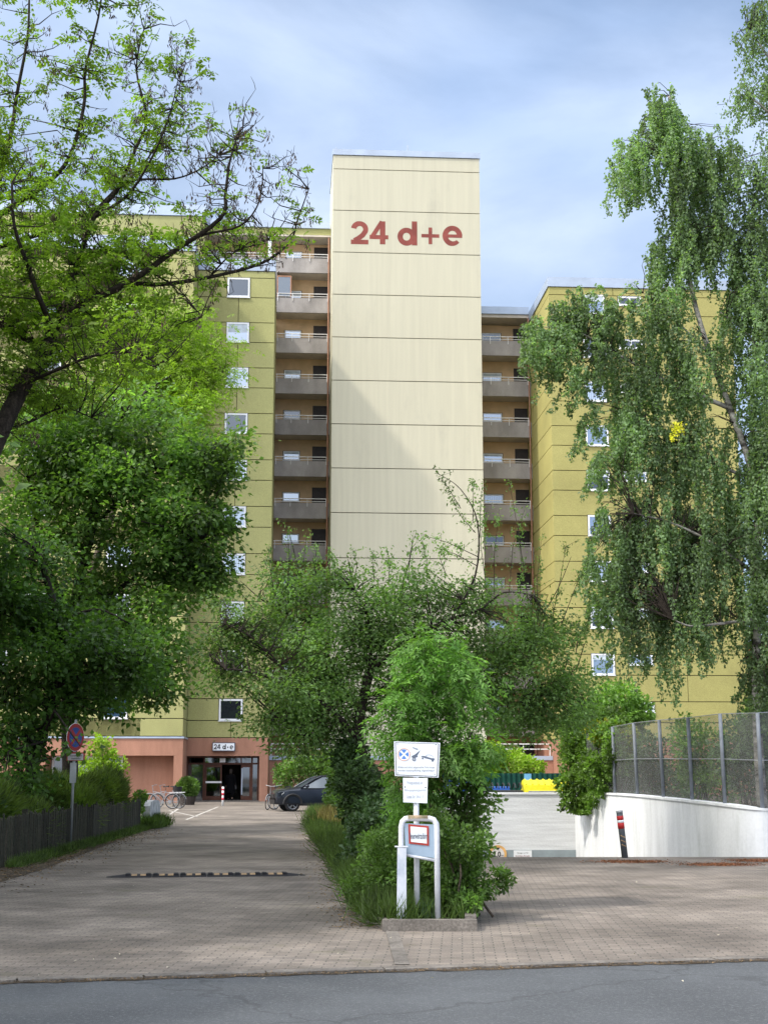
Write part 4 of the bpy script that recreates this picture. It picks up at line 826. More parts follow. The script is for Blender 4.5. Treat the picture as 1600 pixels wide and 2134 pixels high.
def twigs(s, skel, ends, rg, r0=.02, sag=.15, wob=.08, n=4, maxr=99):
    sk = np.array([tuple(p) for p in skel]); out = []
    for e in ends:
        dd = sk-e; dist = np.linalg.norm(dd, axis=1)+np.maximum(0, sk[:, 2]-e[2])*.8; j = int(np.argmin(dist)); a = sk[j]; L_ = np.linalg.norm(e-a)
        if L_ < .05: continue
        m1 = a+(e-a)*.35+rg.normal(size=3)*L_*wob; m1[2] += L_*sag*.6; m2 = a+(e-a)*.7+rg.normal(size=3)*L_*wob; m2[2] += L_*sag*.5
        rr = min(maxr, r0*(.5+L_*.45)); s.tube([a, m1, m2, e], [rr, rr*.75, rr*.5, rr*.2], n, cap=False); out.append((m1, m2, e))
    return out
def lobes(blobs, rg, k=4, f=.38):
    out = list(blobs)
    for c, q in blobs:
        for _ in range(k):
            d = unit(rg.normal(size=3)*np.array([1, .8, .8])); out.append((c+d*q*rg.uniform(.8, 1.0), q*f*rg.uniform(.6, 1.2)))
    return out
def broadtree(name, label, cat, base, trunkpts, r0, r1, limbs, blobs, nclus, nleaf, ls, lw, lm, bm, seed, spread=.32, shell=.5, kind='oval', group=None, droop=.25, r_tw=.02, cname='crown', tpts=None, pairs=3):
    rg = np.random.default_rng(seed); t = thing(name, label, cat, base, 0, group); s = MB(); skel = list(limb(s, trunkpts, r0, r1, 10)); skel = skel[len(skel)//3:]
    for l_, a, c in limbs: skel += limb(s, l_, a, c, 6)
    cen, dd = sample(lobes(blobs, rg), nclus, rg, shell); twigs(s, skel, cen, rg, r_tw)
    s.build('trunk', bm, t, base, True)
    n = nclus*nleaf; idx = rg.integers(0, nclus, n); off = rg.normal(size=(n, 3))*spread*np.array([1, 1, .6]); Pp = cen[idx]+off
    D_ = unit(off)+rg.normal(size=(n, 3))*.45+np.array([0, 0, -droop]); sz = ls*rg.uniform(.65, 1.25, n)
    v = leaf_arrays(Pp, D_, sz, sz*lw, rg) if kind == 'oval' else compound(Pp, D_, sz, rg, pairs)
    foliage(cname, v, lm, t, base); return t
LM_ash = leafmat('ash leaves', (.24, .36, .06), .3, .5, .5)
LM_ashl = leafmat('sunny ash leaves', (.26, .40, .04), .25, .45, .5)
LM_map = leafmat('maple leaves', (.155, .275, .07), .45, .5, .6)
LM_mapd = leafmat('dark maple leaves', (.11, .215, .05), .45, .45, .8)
LM_cen = leafmat('plum leaves', (.20, .325, .11), .4, .45, .9)
LM_eld = leafmat('elder leaves', (.17, .33, .075), .35, .42, .8)
LM_bir = leafmat('birch leaves', (.22, .32, .165), .35, .48, .5)
LM_bush = leafmat('shrub leaves', (.15, .265, .06), .45, .4, 1.1)
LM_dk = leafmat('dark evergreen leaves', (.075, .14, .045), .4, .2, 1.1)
LM_lime = leafmat('lime green leaves', (.28, .42, .04), .3, .4, 1.2)
LM_ivy = leafmat('ivy leaves', (.16, .28, .05), .45, .35, 1.5)
LM_grs = leafmat('grass blades', (.11, .18, .04), .4, .3, 1.5)
LM_dry = leafmat('dry grass', (.42, .34, .15), .3, .3, 3)
LM_pod = leafmat('brown seed pods', (.12, .075, .05), .4, .1, 3)
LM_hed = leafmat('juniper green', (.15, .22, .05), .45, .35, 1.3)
LM_gry = leafmat('grey green weed', (.10, .17, .08), .3, .25, 2)
LM_litter = leafmat('fallen leaf litter', (.25, .16, .08), .5, .1, 4)

# --- the ash whose limbs reach over the drive
rg = np.random.default_rng(11); YA = 24.
base = (-7.9, 22.5, 0); ash = thing('ash_tree', 'large sparse ash tree with brown seed bunches, dark limbs spreading across the upper left sky', 'tree', base)
s = MB(); tr = [Vector((-7.9, 22.5, -.1)), Vector((-7.75, 22.7, 2.4))]+path3([(-75, 1150, -1), (-40, 1000, -.7), (0, 900, -.4), (50, 800), (98, 722), (112, 690)], YA)
sk = list(limb(s, tr, .24, .115, 10))[16:]
LB = [
 ([(112, 690), (170, 632, -.2), (219, 612, -.4), (288, 575, -.6), (359, 525, -.8), (459, 455, -1.2), (470, 400, -1.2), (478, 340, -1.2), (492, 290, -1.2)], .085, .012),
 ([(219, 612, -.4), (280, 592, -.2), (337, 592), (437, 577, .4), (547, 547, .8), (604, 503, 1), (621, 455, 1.1), (643, 394, 1.2)], .055, .01),
 ([(359, 525, -.8), (420, 490, -1), (500, 470, -1.2), (540, 420, -1.3), (548, 350, -1.3)], .03, .008),
 ([(112, 690), (140, 610, .3), (166, 534, .5), (197, 451, .7), (245, 394, .9), (284, 306, 1), (306, 245, 1.1), (284, 144, 1.2), (300, 60, 1.3)], .075, .012),
 ([(197, 451, .7), (262, 410, .3), (310, 340), (350, 250, -.2), (372, 160, -.4)], .04, .008),
 ([(-10, 452, -1), (88, 389, -1), (144, 328, -1), (175, 219, -1.1), (178, 144, -1.2), (205, 35, -1.3), (215, -40, -1.4)], .05, .012),
 ([(-15, 430, .6), (22, 280, .8), (35, 197, .9), (57, 79, 1), (61, -10, 1.1)], .055, .02),
 ([(-20, 520, 1.5), (60, 495, 1.5), (109, 480, 1.4), (175, 459, 1.2), (262, 380, 1), (363, 372, .8), (420, 350, .7), (457, 322, .6)], .045, .008),
 ([(112, 690), (90, 640, -1), (60, 560, -1.5), (30, 470, -2), (25, 380, -2)], .06, .02),
 ([(98, 722), (40, 700, .5), (-20, 660, 1), (-60, 560, 1.3), (-40, 400, 1.4), (-10, 200, 1.6)], .06, .02),
 ([(245, 394, .9), (300, 340, 1.2), (330, 290, 1.3), (366, 210, 1.5), (376, 170, 1.5)], .025, .006),
 ([(166, 534, .5), (230, 520, .2), (300, 560), (370, 600, -.3), (420, 660, -.5)], .03, .006),
 ([(437, 577, .4), (470, 540, .4), (500, 520, .5), (560, 500, .6)], .02, .006),
 ([(50, 800), (120, 770, -1), (200, 740, -1.6), (280, 735, -2), (330, 760, -2.2)], .04, .01),
 ([(0, 900, -.4), (60, 880, 1), (130, 850, 1.6), (190, 870, 2)], .035, .01)]
for l_, a, c in LB: sk += limb(s, path3(l_, YA), a, c, 6)
skn = np.array([tuple(p) for p in sk])
ends = []
for i in range(900):
    j = rg.integers(6, len(skn)); p = skn[j]; L_ = rg.uniform(.25, 1.0); d = unit(rg.normal(size=3)*np.array([.85, .9, .45])+np.array([.15, 0, .65])); ends.append(p+d*L_)
ends = np.array(ends); ends = ends[ends[:, 0] < -1.32]; tw = twigs(s, sk, ends, rg, .016, sag=-.12, wob=.07, n=4)
pod_e = ends[rg.random(len(ends)) < .55]
sub = []
for (m1, m2, e) in tw:
    for k in range(2):
        q = e if k else m2; d = unit(rg.normal(size=3)*.6+np.array([0, 0, .6])); e2 = q+d*rg.uniform(.08, .25); s.tube([q, (q+e2)/2+rg.normal(size=3)*.02, e2], [.006, .005, .003], 3, cap=False); sub.append(e2)
s.build('trunk', M_barkd, ash, base, True)
lo = [PB(60, 620, 24.5, 190, 120, 2.2), PB(180, 690, 24.5, 200, 110, 2), PB(90, 480, 24, 130, 100, 2), PB(300, 640, 24, 150, 70, 1.6), PB(50, 780, 24.5, 150, 90, 2), PB(20, 330, 24, 60, 90, 1.5), PB(190, 560, 24.5, 120, 60, 1.6)]
hi = [(np.array([-6.5, 20, 17.2]), np.array([5, 4, 1.6])), (np.array([-8.5, 25, 19]), np.array([5, 4, 2.])), (np.array([-1.5, 21.5, 18.6]), np.array([4.5, 3.6, 1.5])), (np.array([3.5, 21.5, 19]), np.array([3.5, 3.4, 1.3]))]  # unseen high crown added above the view to shade the drive and ramp
cl, _ = sample(lo, 330, rg, .5); ch_, _ = sample(hi, 700, rg, .6); s2 = MB(); twigs(s2, sk, cl, rg, .012, wob=.06); sh = list(limb(s2, [Vector((-7.75, 22.7, 2.0)), Vector((-9.6, 21, 8)), Vector((-8.8, 20.2, 14.5)), Vector((-5, 20.8, 17.6)), Vector((0, 21.3, 18.6)), Vector((5, 21.5, 19.2))], .16, .03))[10:]; sh += limb(s2, [Vector((-8.8, 20.2, 14.5)), Vector((-9, 22.5, 17)), Vector((-8, 26, 19.3))], .08, .03); twigs(s2, sh, ch_, rg, .012, wob=.04, sag=.02); s2.build('small_branches', M_barkd, ash, base, True)
allc = np.concatenate([ends, np.array(sub), cl, cl+rg.normal(size=cl.shape)*.12]); n = 5; Pp = np.repeat(allc, n, 0)+rg.normal(size=(len(allc)*n, 3))*.025
keep = np.repeat(rg.random(len(allc)) < np.where(np.arange(len(allc)) < len(ends)+len(sub), np.where(allc[:, 0] > -4.0, .13, .34), .75), n); Pp = Pp[keep]
Dd = rg.normal(size=Pp.shape)*np.array([1, 1, .35])+np.array([0, 0, .12])
Pt = np.repeat(ch_, 14, 0)+rg.normal(size=(len(ch_)*14, 3))*.42; Pp = np.concatenate([Pp, Pt]); Dd = np.concatenate([Dd, rg.normal(size=Pt.shape)*np.array([1, 1, .4])])
foliage('crown', compound(Pp, Dd, rg.uniform(.15, .27, len(Pp)), rg, 3, .42, .2, .3), LM_ash, ash, base)
Pp = np.repeat(pod_e, 16, 0)+rg.normal(size=(len(pod_e)*16, 3))*np.array([.035, .035, .07]); foliage('seed_pods', leaf_arrays(Pp, rg.normal(size=Pp.shape)*.3-np.array([0, 0, 1.]), rg.uniform(.05, .10, len(Pp)), .012, rg), LM_pod, ash, base)

# --- leafy trees behind the fence
broadtree('lime_green_tree', 'sunlit yellow-green feathery tree behind the ash limbs, before the left wing', 'tree', (at(150, 1600, 47).x, 47, 0), [Vector((at(150, 1600, 47).x, 47, 0)), at(165, 1300, 47), at(260, 1000, 47), at(350, 760, 47)], .2, .05,
          [(path3([(300, 1000), (380, 880), (450, 800)], 47), .06, .02), (path3([(320, 900), (260, 780), (240, 690)], 47), .06, .02)],
          [PB(350, 710, 47, 115, 90, 2), PB(440, 765, 47, 68, 55, 1.2), PB(300, 800, 47, 140, 100, 2), PB(390, 680, 46.5, 60, 50, 1.2), PB(395, 845, 46.5, 90, 80, 1.6), PB(250, 680, 47, 90, 70, 1.6), PB(440, 930, 45.5, 62, 62, 1.4)], 420, 22, .30, .2, LM_ashl, M_bark, 21, .30, .5, 'comp', pairs=3)
tb = g(165, 1679); tb = (tb[0], 41.5)
YM = 41.
broadtree('maple_tree', 'dense dark green maple with thick upright trunk in the hedge behind the picket fence', 'tree', (tb[0]-.5, YM, 0),
          [Vector((at(146, 1600, YM).x+.02, YM, -.05)), at(146, 1600, YM), at(142, 1480, YM), at(150, 1300, YM), at(190, 1100, YM), at(230, 900, YM)], .27, .10,
          [(path3([(150, 1300), (240, 1230), (330, 1180), (420, 1130)], YM), .09, .02), (path3([(150, 1290), (90, 1150), (60, 1000)], YM), .1, .03), (path3([(160, 1250), (250, 1330), (340, 1400)], YM), .06, .02), (path3([(190, 1100), (300, 1000), (400, 960)], YM), .07, .02), (path3([(200, 1050), (150, 900), (120, 800)], YM), .07, .02), (path3([(230, 900), (300, 820), (360, 780)], YM), .05, .02)],
          [PB(240, 900, YM, 190, 110, 3), PB(410, 960, YM, 82, 80, 2), PB(370, 1120, YM, 105, 90, 2.4), PB(280, 1050, YM, 180, 140, 3), PB(420, 1200, YM, 48, 42, 1.2), PB(120, 1000, YM, 160, 160, 3), PB(210, 1240, YM, 180, 130, 3), PB(300, 1345, YM-1, 90, 70, 2), PB(448, 1090, YM, 38, 40, 1), PB(440, 1010, YM, 40, 35, 1), PB(445, 1180, YM, 30, 35, 1), PB(350, 1240, YM, 60, 50, 1.2), PB(330, 1440, YM-1, 40, 35, .8), PB(200, 1430, YM-1, 120, 55, 2)],
          820, 56, .165, .33, LM_map, M_barkd, 22, .30, .55)
YL = 33.
broadtree('leaning_tree', 'shaded tree with a leaning dark trunk at the far left behind the picket fence', 'tree', (at(38, 1690, YL).x, YL, 0),
          [Vector((at(32, 1690, YL).x, YL, 0)), at(52, 1650, YL), at(88, 1530, YL), at(118, 1430, YL), at(120, 1300, YL), at(80, 1150, YL)], .17, .07,
          [(path3([(118, 1430), (190, 1400), (270, 1390)], YL), .06, .015), (path3([(120, 1300), (200, 1270), (270, 1300)], YL), .05, .015), (path3([(118, 1380), (60, 1300), (0, 1280)], YL), .06, .02), (path3([(88, 1530), (40, 1480), (-20, 1450)], YL), .05, .02)],
          [PB(60, 1330, YL, 130, 120, 2), PB(200, 1350, YL, 120, 80, 1.6), PB(290, 1390, YL, 60, 45, 1), PB(60, 1460, YL, 90, 70, 1.6), PB(225, 1450, YL, 85, 48, 1), PB(40, 1180, YL, 110, 100, 2), PB(170, 1545, 30.2, 10, 12, .15), PB(30, 1560, YL-1, 60, 60, 1), PB(20, 1640, YL-2, 55, 60, 1)],
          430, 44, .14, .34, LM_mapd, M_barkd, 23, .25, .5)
# shading trees that stand beyond the left edge of the picture
for i, (x, y, zc, rr, rz, n, seed) in enumerate(((-11.0, 15.5, 8, 5.2, 4.6, 760, 31), (-14.2, 27.5, 8.5, 5, 4.8, 700, 32), (-16.5, 37, 9.0, 5, 4.6, 600, 33), (-13.5, 5.5, 9.5, 5, 4.0, 190, 34), (-12.0, 21.5, 10, 4.6, 4.4, 700, 35))):
    broadtree('street_tree', ['broad leafy street tree left of the photograph nearest the drive', 'tall tree left of the ash behind the fence', 'tall tree left of the maple before the left wing', 'thin crowned tree beside the road behind the camera', 'second street tree between the ash and the first one'][i], 'tree', (x, y, 0), [Vector((x, y, 0)), Vector((x+.2, y, zc*.5)), Vector((x, y+.2, zc))], .28, .08, [([Vector((x, y, zc*.6)), Vector((x+2, y+1, zc))], .1, .03), ([Vector((x, y, zc*.6)), Vector((x-2, y-1, zc))], .1, .03)],
              [(np.array([x, y, zc]), np.array([rr, rr, rz]))], n, 28, .40, .4, LM_map, M_bark, seed, .5, .6, group='trees beyond the left edge')

# --- centre tree
YC = 31.
cb = at(815, 1690, YC)
broadtree('plum_tree', 'wide spreading small leaved tree with dark bent trunk in the middle planting strip', 'tree', (cb.x, YC, 0),
          [Vector((cb.x+.1, YC, -.05)), at(832, 1672, YC), at(800, 1640, YC), at(762, 1590, YC), at(745, 1540, YC), at(752, 1480, YC), at(770, 1400, YC)], .19, .10,
          [(path3([(745, 1540), (690, 1480, -.5), (610, 1430, -.9), (520, 1400, -1.2), (470, 1395, -1.3)], YC), .08, .012), (path3([(750, 1490), (700, 1400, .5), (650, 1300, .8), (625, 1200, .9), (600, 1100, 1)], YC), .06, .006), (path3([(770, 1400), (770, 1300), (740, 1230), (725, 1165)], YC), .05, .006), (path3([(770, 1400), (860, 1330, -.4), (940, 1290, -.6), (1000, 1270, -.7), (1050, 1235, -.8), (1110, 1240, -.9)], YC), .055, .008),
           (path3([(940, 1290, -.6), (990, 1200, -.6), (995, 1090, -.6), (960, 1020, -.6), (910, 985, -.6)], YC), .03, .004), (path3([(760, 1450), (880, 1430, 1), (1000, 1430, 1.4), (1120, 1440, 1.6), (1200, 1400, 1.7)], YC), .06, .01), (path3([(770, 1400), (820, 1280, .6), (850, 1180, .8), (860, 1130, .9)], YC), .04, .005), (path3([(1000, 1430, 1.4), (1080, 1340, 1.4), (1150, 1250, 1.4), (1190, 1160, 1.4)], YC), .03, .005), (path3([(690, 1480, -.5), (640, 1530, -.6), (580, 1500, -.7)], YC), .03, .008), (path3([(650, 1300, .8), (560, 1260, .9), (500, 1210, 1)], YC), .03, .006), (path3([(620, 1430, -.9), (540, 1340, -1), (470, 1300, -1)], YC), .03, .006)],
          [PB(640, 1330, YC, 130, 100, 1.6), PB(760, 1290, YC, 130, 100, 1.6), PB(900, 1320, YC, 150, 90, 1.6), PB(1060, 1370, YC, 120, 90, 1.5), PB(600, 1440, YC-.5, 110, 90, 1.4), PB(690, 1510, YC, 110, 75, 1.2), PB(1090, 1470, YC+1, 100, 60, 1.2), PB(930, 1440, YC, 150, 90, 1.6), PB(510, 1320, YC, 80, 90, 1.1), PB(490, 1400, YC, 60, 50, 1), PB(1130, 1330, YC, 90, 70, 1.2), PB(1000, 1250, YC, 80, 50, 1.), PB(1180, 1420, YC+1, 55, 55, 1), PB(600, 1220, YC+.5, 60, 50, 1), PB(870, 1230, YC, 90, 45, 1), PB(730, 1220, YC, 90, 40, 1), PB(1120, 1500, YC+1, 100, 55, 1.2), PB(640, 1540, YC, 75, 55, 1), PB(1180, 1470, YC+1, 60, 60, 1), PB(700, 1450, YC+.5, 140, 90, 1.3)],
          1750, 36, .092, .27, LM_cen, M_barkd, 41, .2, .52, r_tw=.012)
rg = np.random.default_rng(43)   # the loose shoots above the crown
ct = [o for o in C.objects if o.name == 'plum_tree'][0]; o_ = (cb.x, YC, 0)
s = MB(); lv = []
for px0, py0, px1, py1 in ((600, 1220, 598, 1090), (620, 1230, 640, 1110), (570, 1230, 560, 1140), (700, 1210, 690, 1150), (735, 1220, 735, 1145), (780, 1210, 775, 1150), (850, 1210, 862, 1110), (890, 1200, 880, 1130), (960, 1060, 905, 975), (985, 1090, 985, 1000), (990, 1110, 940, 1040), (995, 1160, 880, 1115), (995, 1180, 905, 1140), (1000, 1120, 1005, 1005), (1010, 1200, 1010, 1050), (1080, 1300, 1080, 1090), (1120, 1290, 1130, 1110), (1150, 1290, 1180, 1130), (1170, 1300, 1230, 1150), (1190, 1350, 1250, 1250), (1100, 1250, 1060, 1000), (530, 1270, 490, 1200), (480, 1330, 445, 1260), (500, 1360, 430, 1340), (470, 1395, 425, 1400), (1030, 1240, 1040, 1060), (1060, 1240, 1100, 1040), (1200, 1360, 1225, 1300), (810, 1200, 805, 1140), (930, 1200, 925, 1130), (655, 1190, 660, 1140)):
    a = at(px0, py0, YC+rg.uniform(-.8, .8)); c = at(px1, py1, a.y); m1 = a.lerp(c, .5)+Vector(rg.normal(size=3)*.06); s.tube([a, m1, c], [.012, .008, .003], 4, cap=False)
    k = 46; t = rg.random(k)**.8; pts = np.array([tuple(a.lerp(m1, min(1, 2*q)) if q < .5 else m1.lerp(c, 2*q-1)) for q in t]); lv.append(pts+rg.normal(size=pts.shape)*.06)
    for q in range(5):
        e0 = a.lerp(c, rg.uniform(.1, .95)); e1 = e0+Vector((rg.normal()*.15, rg.normal()*.15, rg.uniform(.05, .25))); s.tube([e0, e1], [.005, .002], 3, cap=False); pp = np.array([tuple(e0.lerp(e1, rg.random())) for _ in range(9)]); lv.append(pp+rg.normal(size=pp.shape)*.03)
s.build('twigs', M_barkd, ct, o_); Pp = np.concatenate(lv); foliage('shoot_leaves', leaf_arrays(Pp, rg.normal(size=Pp.shape)*.7-np.array([0, 0, .4]), rg.uniform(.06, .10, len(Pp)), .018, rg), LM_cen, ct, o_)

# --- young elder in front of it
YE = 18.
broadtree('elder_shrub', 'bright green young elder with feathered leaves standing behind the tow-away sign', 'shrub', (at(900, 1800, YE).x, YE, 0), [Vector((at(895, 1800, YE).x, YE, 0)), at(895, 1640, YE), at(900, 1480, YE), at(903, 1370, YE)], .03, .008,
          [(path3([(895, 1640), (850, 1560), (820, 1500)], YE), .015, .005), (path3([(895, 1640), (960, 1560), (1000, 1500)], YE), .015, .005), (path3([(897, 1560), (940, 1470), (960, 1400)], YE), .012, .005), (path3([(897, 1560), (860, 1450), (850, 1380)], YE), .012, .005)],
          [PB(900, 1365, YE, 54, 56, .4), PB(875, 1460, YE, 56, 66, .45), PB(950, 1450, YE, 50, 74, .45), PB(830, 1530, YE, 52, 70, .4), PB(900, 1560, YE, 98, 70, .5), PB(985, 1560, YE, 42, 70, .4), PB(865, 1650, YE, 45, 50, .4)],
          250, 8, .20, .2, LM_eld, M_bark, 51, .09, .6, 'comp', r_tw=.008, cname='leaves', pairs=4)

# --- shrubs
def shrub(name, label, base, blobs, n, ls, lw, lm, seed, cat='shrub', stems=14, shell=.45, kind='oval', spread=None, droop=.1, bm=None, group=None, vert=0.):
    rg = np.random.default_rng(seed); t = thing(name, label, cat, base, 0, group); s = MB()
    blobs = lobes(blobs, rg, 5, .42); cen, dd = sample(blobs, stems, rg, .6)
    for e in cen: 
        a = Vector((base[0]+rg.normal()*.12, base[1]+rg.normal()*.12, base[2])); e = Vector(e); e.z = max(e.z, base[2]+.35); mm_ = a.lerp(e, .5)+Vector((rg.normal()*.05, rg.normal()*.05, .08)); s.tube([a, mm_, e], [.016, .011, .004], 5, cap=False)
    s.build('stems', bm or M_bark, t, base)
    Pp, dd = sample(blobs, n, rg, shell)
    Pp += .05*np.sin(Pp[:, [1, 2, 0]]*11+1.3)  # uneven outline
    Pp[:, 2] = np.maximum(Pp[:, 2], base[2]+.03)
    D_ = dd+rg.normal(size=Pp.shape)*.6+np.array([0, 0, vert-droop]); sz = ls*rg.uniform(.6, 1.3, n)
    foliage('leaves', leaf_arrays(Pp, D_, sz, sz*lw, rg) if kind == 'oval' else compound(Pp, D_, sz, rg, 3), lm, t, base); return t
def GB(px, py, Y, rx, ry, rd=None): return PB(px, py, Y, rx, ry, rd)
shrub('privet_shrub', 'bright leafy shrub overhanging the right side of the island kerb', (at(960, 1900, 16.6).x, 16.6, .05), [GB(935, 1780, 16.7, 64, 80, .5), GB(965, 1860, 16.6, 48, 55, .4), GB(1045, 1832, 17, 22, 22, .2), GB(930, 1850, 17, 60, 70, .4), GB(970, 1800, 17, 30, 42, .3)], 10500, .055, .3, LM_bush, 61, shell=.5)
shrub('tall_shrub', 'loose leggy shrub through whose leaves the white garage wall shows', (at(955, 1880, 18.2).x, 18.2, .05), [GB(975, 1675, 18.2, 55, 55, .35), GB(930, 1665, 18.4, 70, 60, .35), GB(988, 1725, 18.2, 28, 55, .3), GB(940, 1740, 18.2, 70, 60, .35)], 2300, .075, .34, LM_bush, 62, stems=26, shell=.6)
shrub('low_shrub', 'low bright green shrub left of the flat white post', (at(800, 1900, 17.6).x, 17.6, .05), [GB(800, 1830, 17.6, 62, 80, .5), GB(770, 1860, 18.2, 40, 55, .35), GB(840, 1800, 18, 50, 80, .4), GB(790, 1770, 18.5, 40, 40, .4)], 10500, .05, .3, LM_bush, 63)
shrub('hawthorn_shrub', 'darker shrub behind the tow-away pole rising to the elder', (at(850, 1800, 20).x, 20, .05), [GB(865, 1720, 20, 45, 70, .5), GB(880, 1790, 19.5, 55, 80, .5)], 4500, .07, .33, LM_eld, 64)
shrub('dark_shrub', 'dark evergreen shrub in the strip beside the bent tree trunk', (at(740, 1740, 30).x, 30, .05), [GB(755, 1650, 30, 50, 70, .8), GB(735, 1590, 31, 38, 50, .8), GB(785, 1710, 29, 50, 60, .8), GB(760, 1750, 27, 40, 38, .6)], 9500, .10, .36, LM_dk, 65)
shrub('ivy_mound', 'dark ivy mound at the foot of the bent trunk', (at(790, 1790, 25).x, 25, .05), [GB(790, 1740, 25, 60, 60, .8), GB(760, 1790, 24, 50, 35, .7), GB(840, 1760, 24, 60, 60, .7)], 8000, .08, .38, LM_dk, 66)
shrub('edge_shrub', 'sunny yellow-green shrub at the far tip of the strip hiding the car', (at(700, 1700, 45).x, 45, .05), [GB(716, 1650, 45, 34, 45, .8), GB(698, 1685, 44, 22, 30, .5), GB(735, 1610, 46, 36, 60, .8), GB(728, 1690, 43, 36, 38, .7)], 7500, .10, .34, LM_bush, 67)
shrub('forsythia_shrub', 'green shrub against the terracotta plinth behind the car', (at(620, 1640, 72).x, 72, 0), [GB(620, 1610, 72, 48, 32, 1), GB(670, 1600, 72, 50, 45, 1), GB(590, 1620, 72, 20, 22, .6), GB(720, 1600, 72, 50, 50, 1)], 5500, .17, .34, LM_bush, 68)
shrub('lime_shrub', 'glowing lime green shrub above the dark green bin fence', (at(1040, 1610, 56).x, 56, 0), [GB(1010, 1585, 56, 50, 32, 1), GB(1060, 1592, 56, 45, 24, 1), GB(960, 1590, 56, 40, 25, 1), GB(1110, 1602, 56, 22, 16, .8), GB(1000, 1615, 56, 60, 20, 1)], 7500, .15, .32, LM_lime, 69)
shrub('golden_sapling', 'small sunlit yellow-green sapling before the terracotta wall at the left', (at(215, 1640, 52).x, 52, 0), [GB(212, 1560, 52, 26, 28, .5), GB(200, 1600, 52, 38, 25, .6), GB(235, 1590, 52, 28, 22, .5), GB(215, 1622, 52, 40, 18, .6), GB(168, 1615, 52, 12, 14, .3)], 2600, .13, .34, LM_lime, 70)
shrub('back_tree_bush', 'light green bushy tree behind the ivy and left of the mesh fence', (at(1280, 1600, 54).x, 54, 0), [GB(1285, 1455, 54, 55, 38, 1.2), GB(1240, 1485, 54, 45, 28, 1), GB(1325, 1490, 54, 38, 26, 1), GB(1280, 1540, 54, 60, 60, 1.2)], 9000, .16, .32, leafmat('pale spring leaves', (.17, .31, .06), .3, .35), 71, cat='bush')
ivx = 41.2
shrub('ivy', 'ivy and creeper hanging over the corner where the two white walls meet', (at(1212, 1690, ivx).x, ivx+.6, .5), [GB(1250, 1610, 40.0, 38, 45, .4), GB(1235, 1590, ivx+.8, 50, 55, .5), GB(1232, 1670, 40.6, 16, 18, .2), GB(1190, 1580, ivx+1, 30, 50, .5), GB(1285, 1570, 39.6, 26, 50, .3), GB(1268, 1530, 40.2, 40, 30, .4), GB(1180, 1640, ivx+.6, 22, 30, .3), GB(1215, 1740, ivx-.6, 9, 26, .12), GB(1245, 1650, 40.0, 20, 14, .2), GB(1215, 1510, ivx+1.2, 50, 45, .6), GB(1270, 1500, ivx+1.4, 40, 30, .5), GB(1205, 1640, ivx+.3, 32, 42, .45), GB(1185, 1675, ivx+.4, 18, 22, .3), GB(1210, 1695, ivx+.1, 16, 28, .25), GB(1262, 1545, ivx+1, 45, 38, .5), GB(1222, 1560, ivx+1, 45, 45, .6), GB(1203, 1730, ivx-.0, 7, 24, .12), GB(1222, 1670, ivx, 20, 20, .25), GB(1190, 1530, ivx+2, 28, 40, .6)], 21000, .10, .4, LM_ivy, 72, cat='climber', shell=.5, bm=M_barkd)
shrub('golden_creeper', 'yellow-green creeper draped over the left end of the mesh fence', (at(1275, 1600, 40.2).x, 40.2, .9), [GB(1275, 1535, 40.2, 38, 24, .3), GB(1300, 1560, 40, 10, 28, .12), GB(1250, 1520, 40.6, 32, 18, .3), GB(1306, 1530, 40, 18, 16, .2)], 3200, .09, .36, leafmat('golden leaves', (.30, .33, .03), .3, .35), 73, cat='climber')
for i, (px, py, Y, rx, ry) in enumerate(((1370, 1590, 41.5, 62, 62), (1460, 1575, 38.5, 62, 80), (1555, 1570, 36, 60, 85), (1650, 1560, 36, 60, 90), (1315, 1610, 43.5, 50, 45))):
    bz = at(px, 1690, Y); shrub('screened_shrub', ['green shrub behind the second and third posts of the mesh fence', 'tall green shrub behind the middle posts of the mesh fence', 'tall shrub behind the right post of the mesh fence', 'shrub at the right edge behind the mesh fence', 'low shrub behind the left posts of the mesh fence'][i], (bz.x, Y, .72), [GB(px, py, Y, rx, ry, 1), GB(px+20, py+50, Y, rx, 50, 1), GB(px-25, py-20, Y, rx*.6, ry*.7, .8)], 3600, .11, .34, LM_bush if i % 2 else LM_dk, 80+i, group='shrubs behind the mesh fence')
# potted bush by the door
pbx = g(390, 1678); o_ = (pbx[0], pbx[1], 0)
t_ = thing('potted_bush', 'round bright green bush in a dark planter left of the entrance', 'potted plant', o_)
s = MB(); s.tube([(o_[0], o_[1], 0), (o_[0], o_[1], .42)], [.36, .45], 14); s.build('pot', mat('dark planter', (.05, .04, .035), .7), t_, o_)
rg = np.random.default_rng(90); Pp, dd = sample([(np.array([o_[0], o_[1], .85]), np.array([.58, .55, .52]))], 2300, rg, .35); foliage('leaves', leaf_arrays(Pp, dd+rg.normal(size=Pp.shape)*.5, .12, .04, rg), LM_bush, t_, o_)

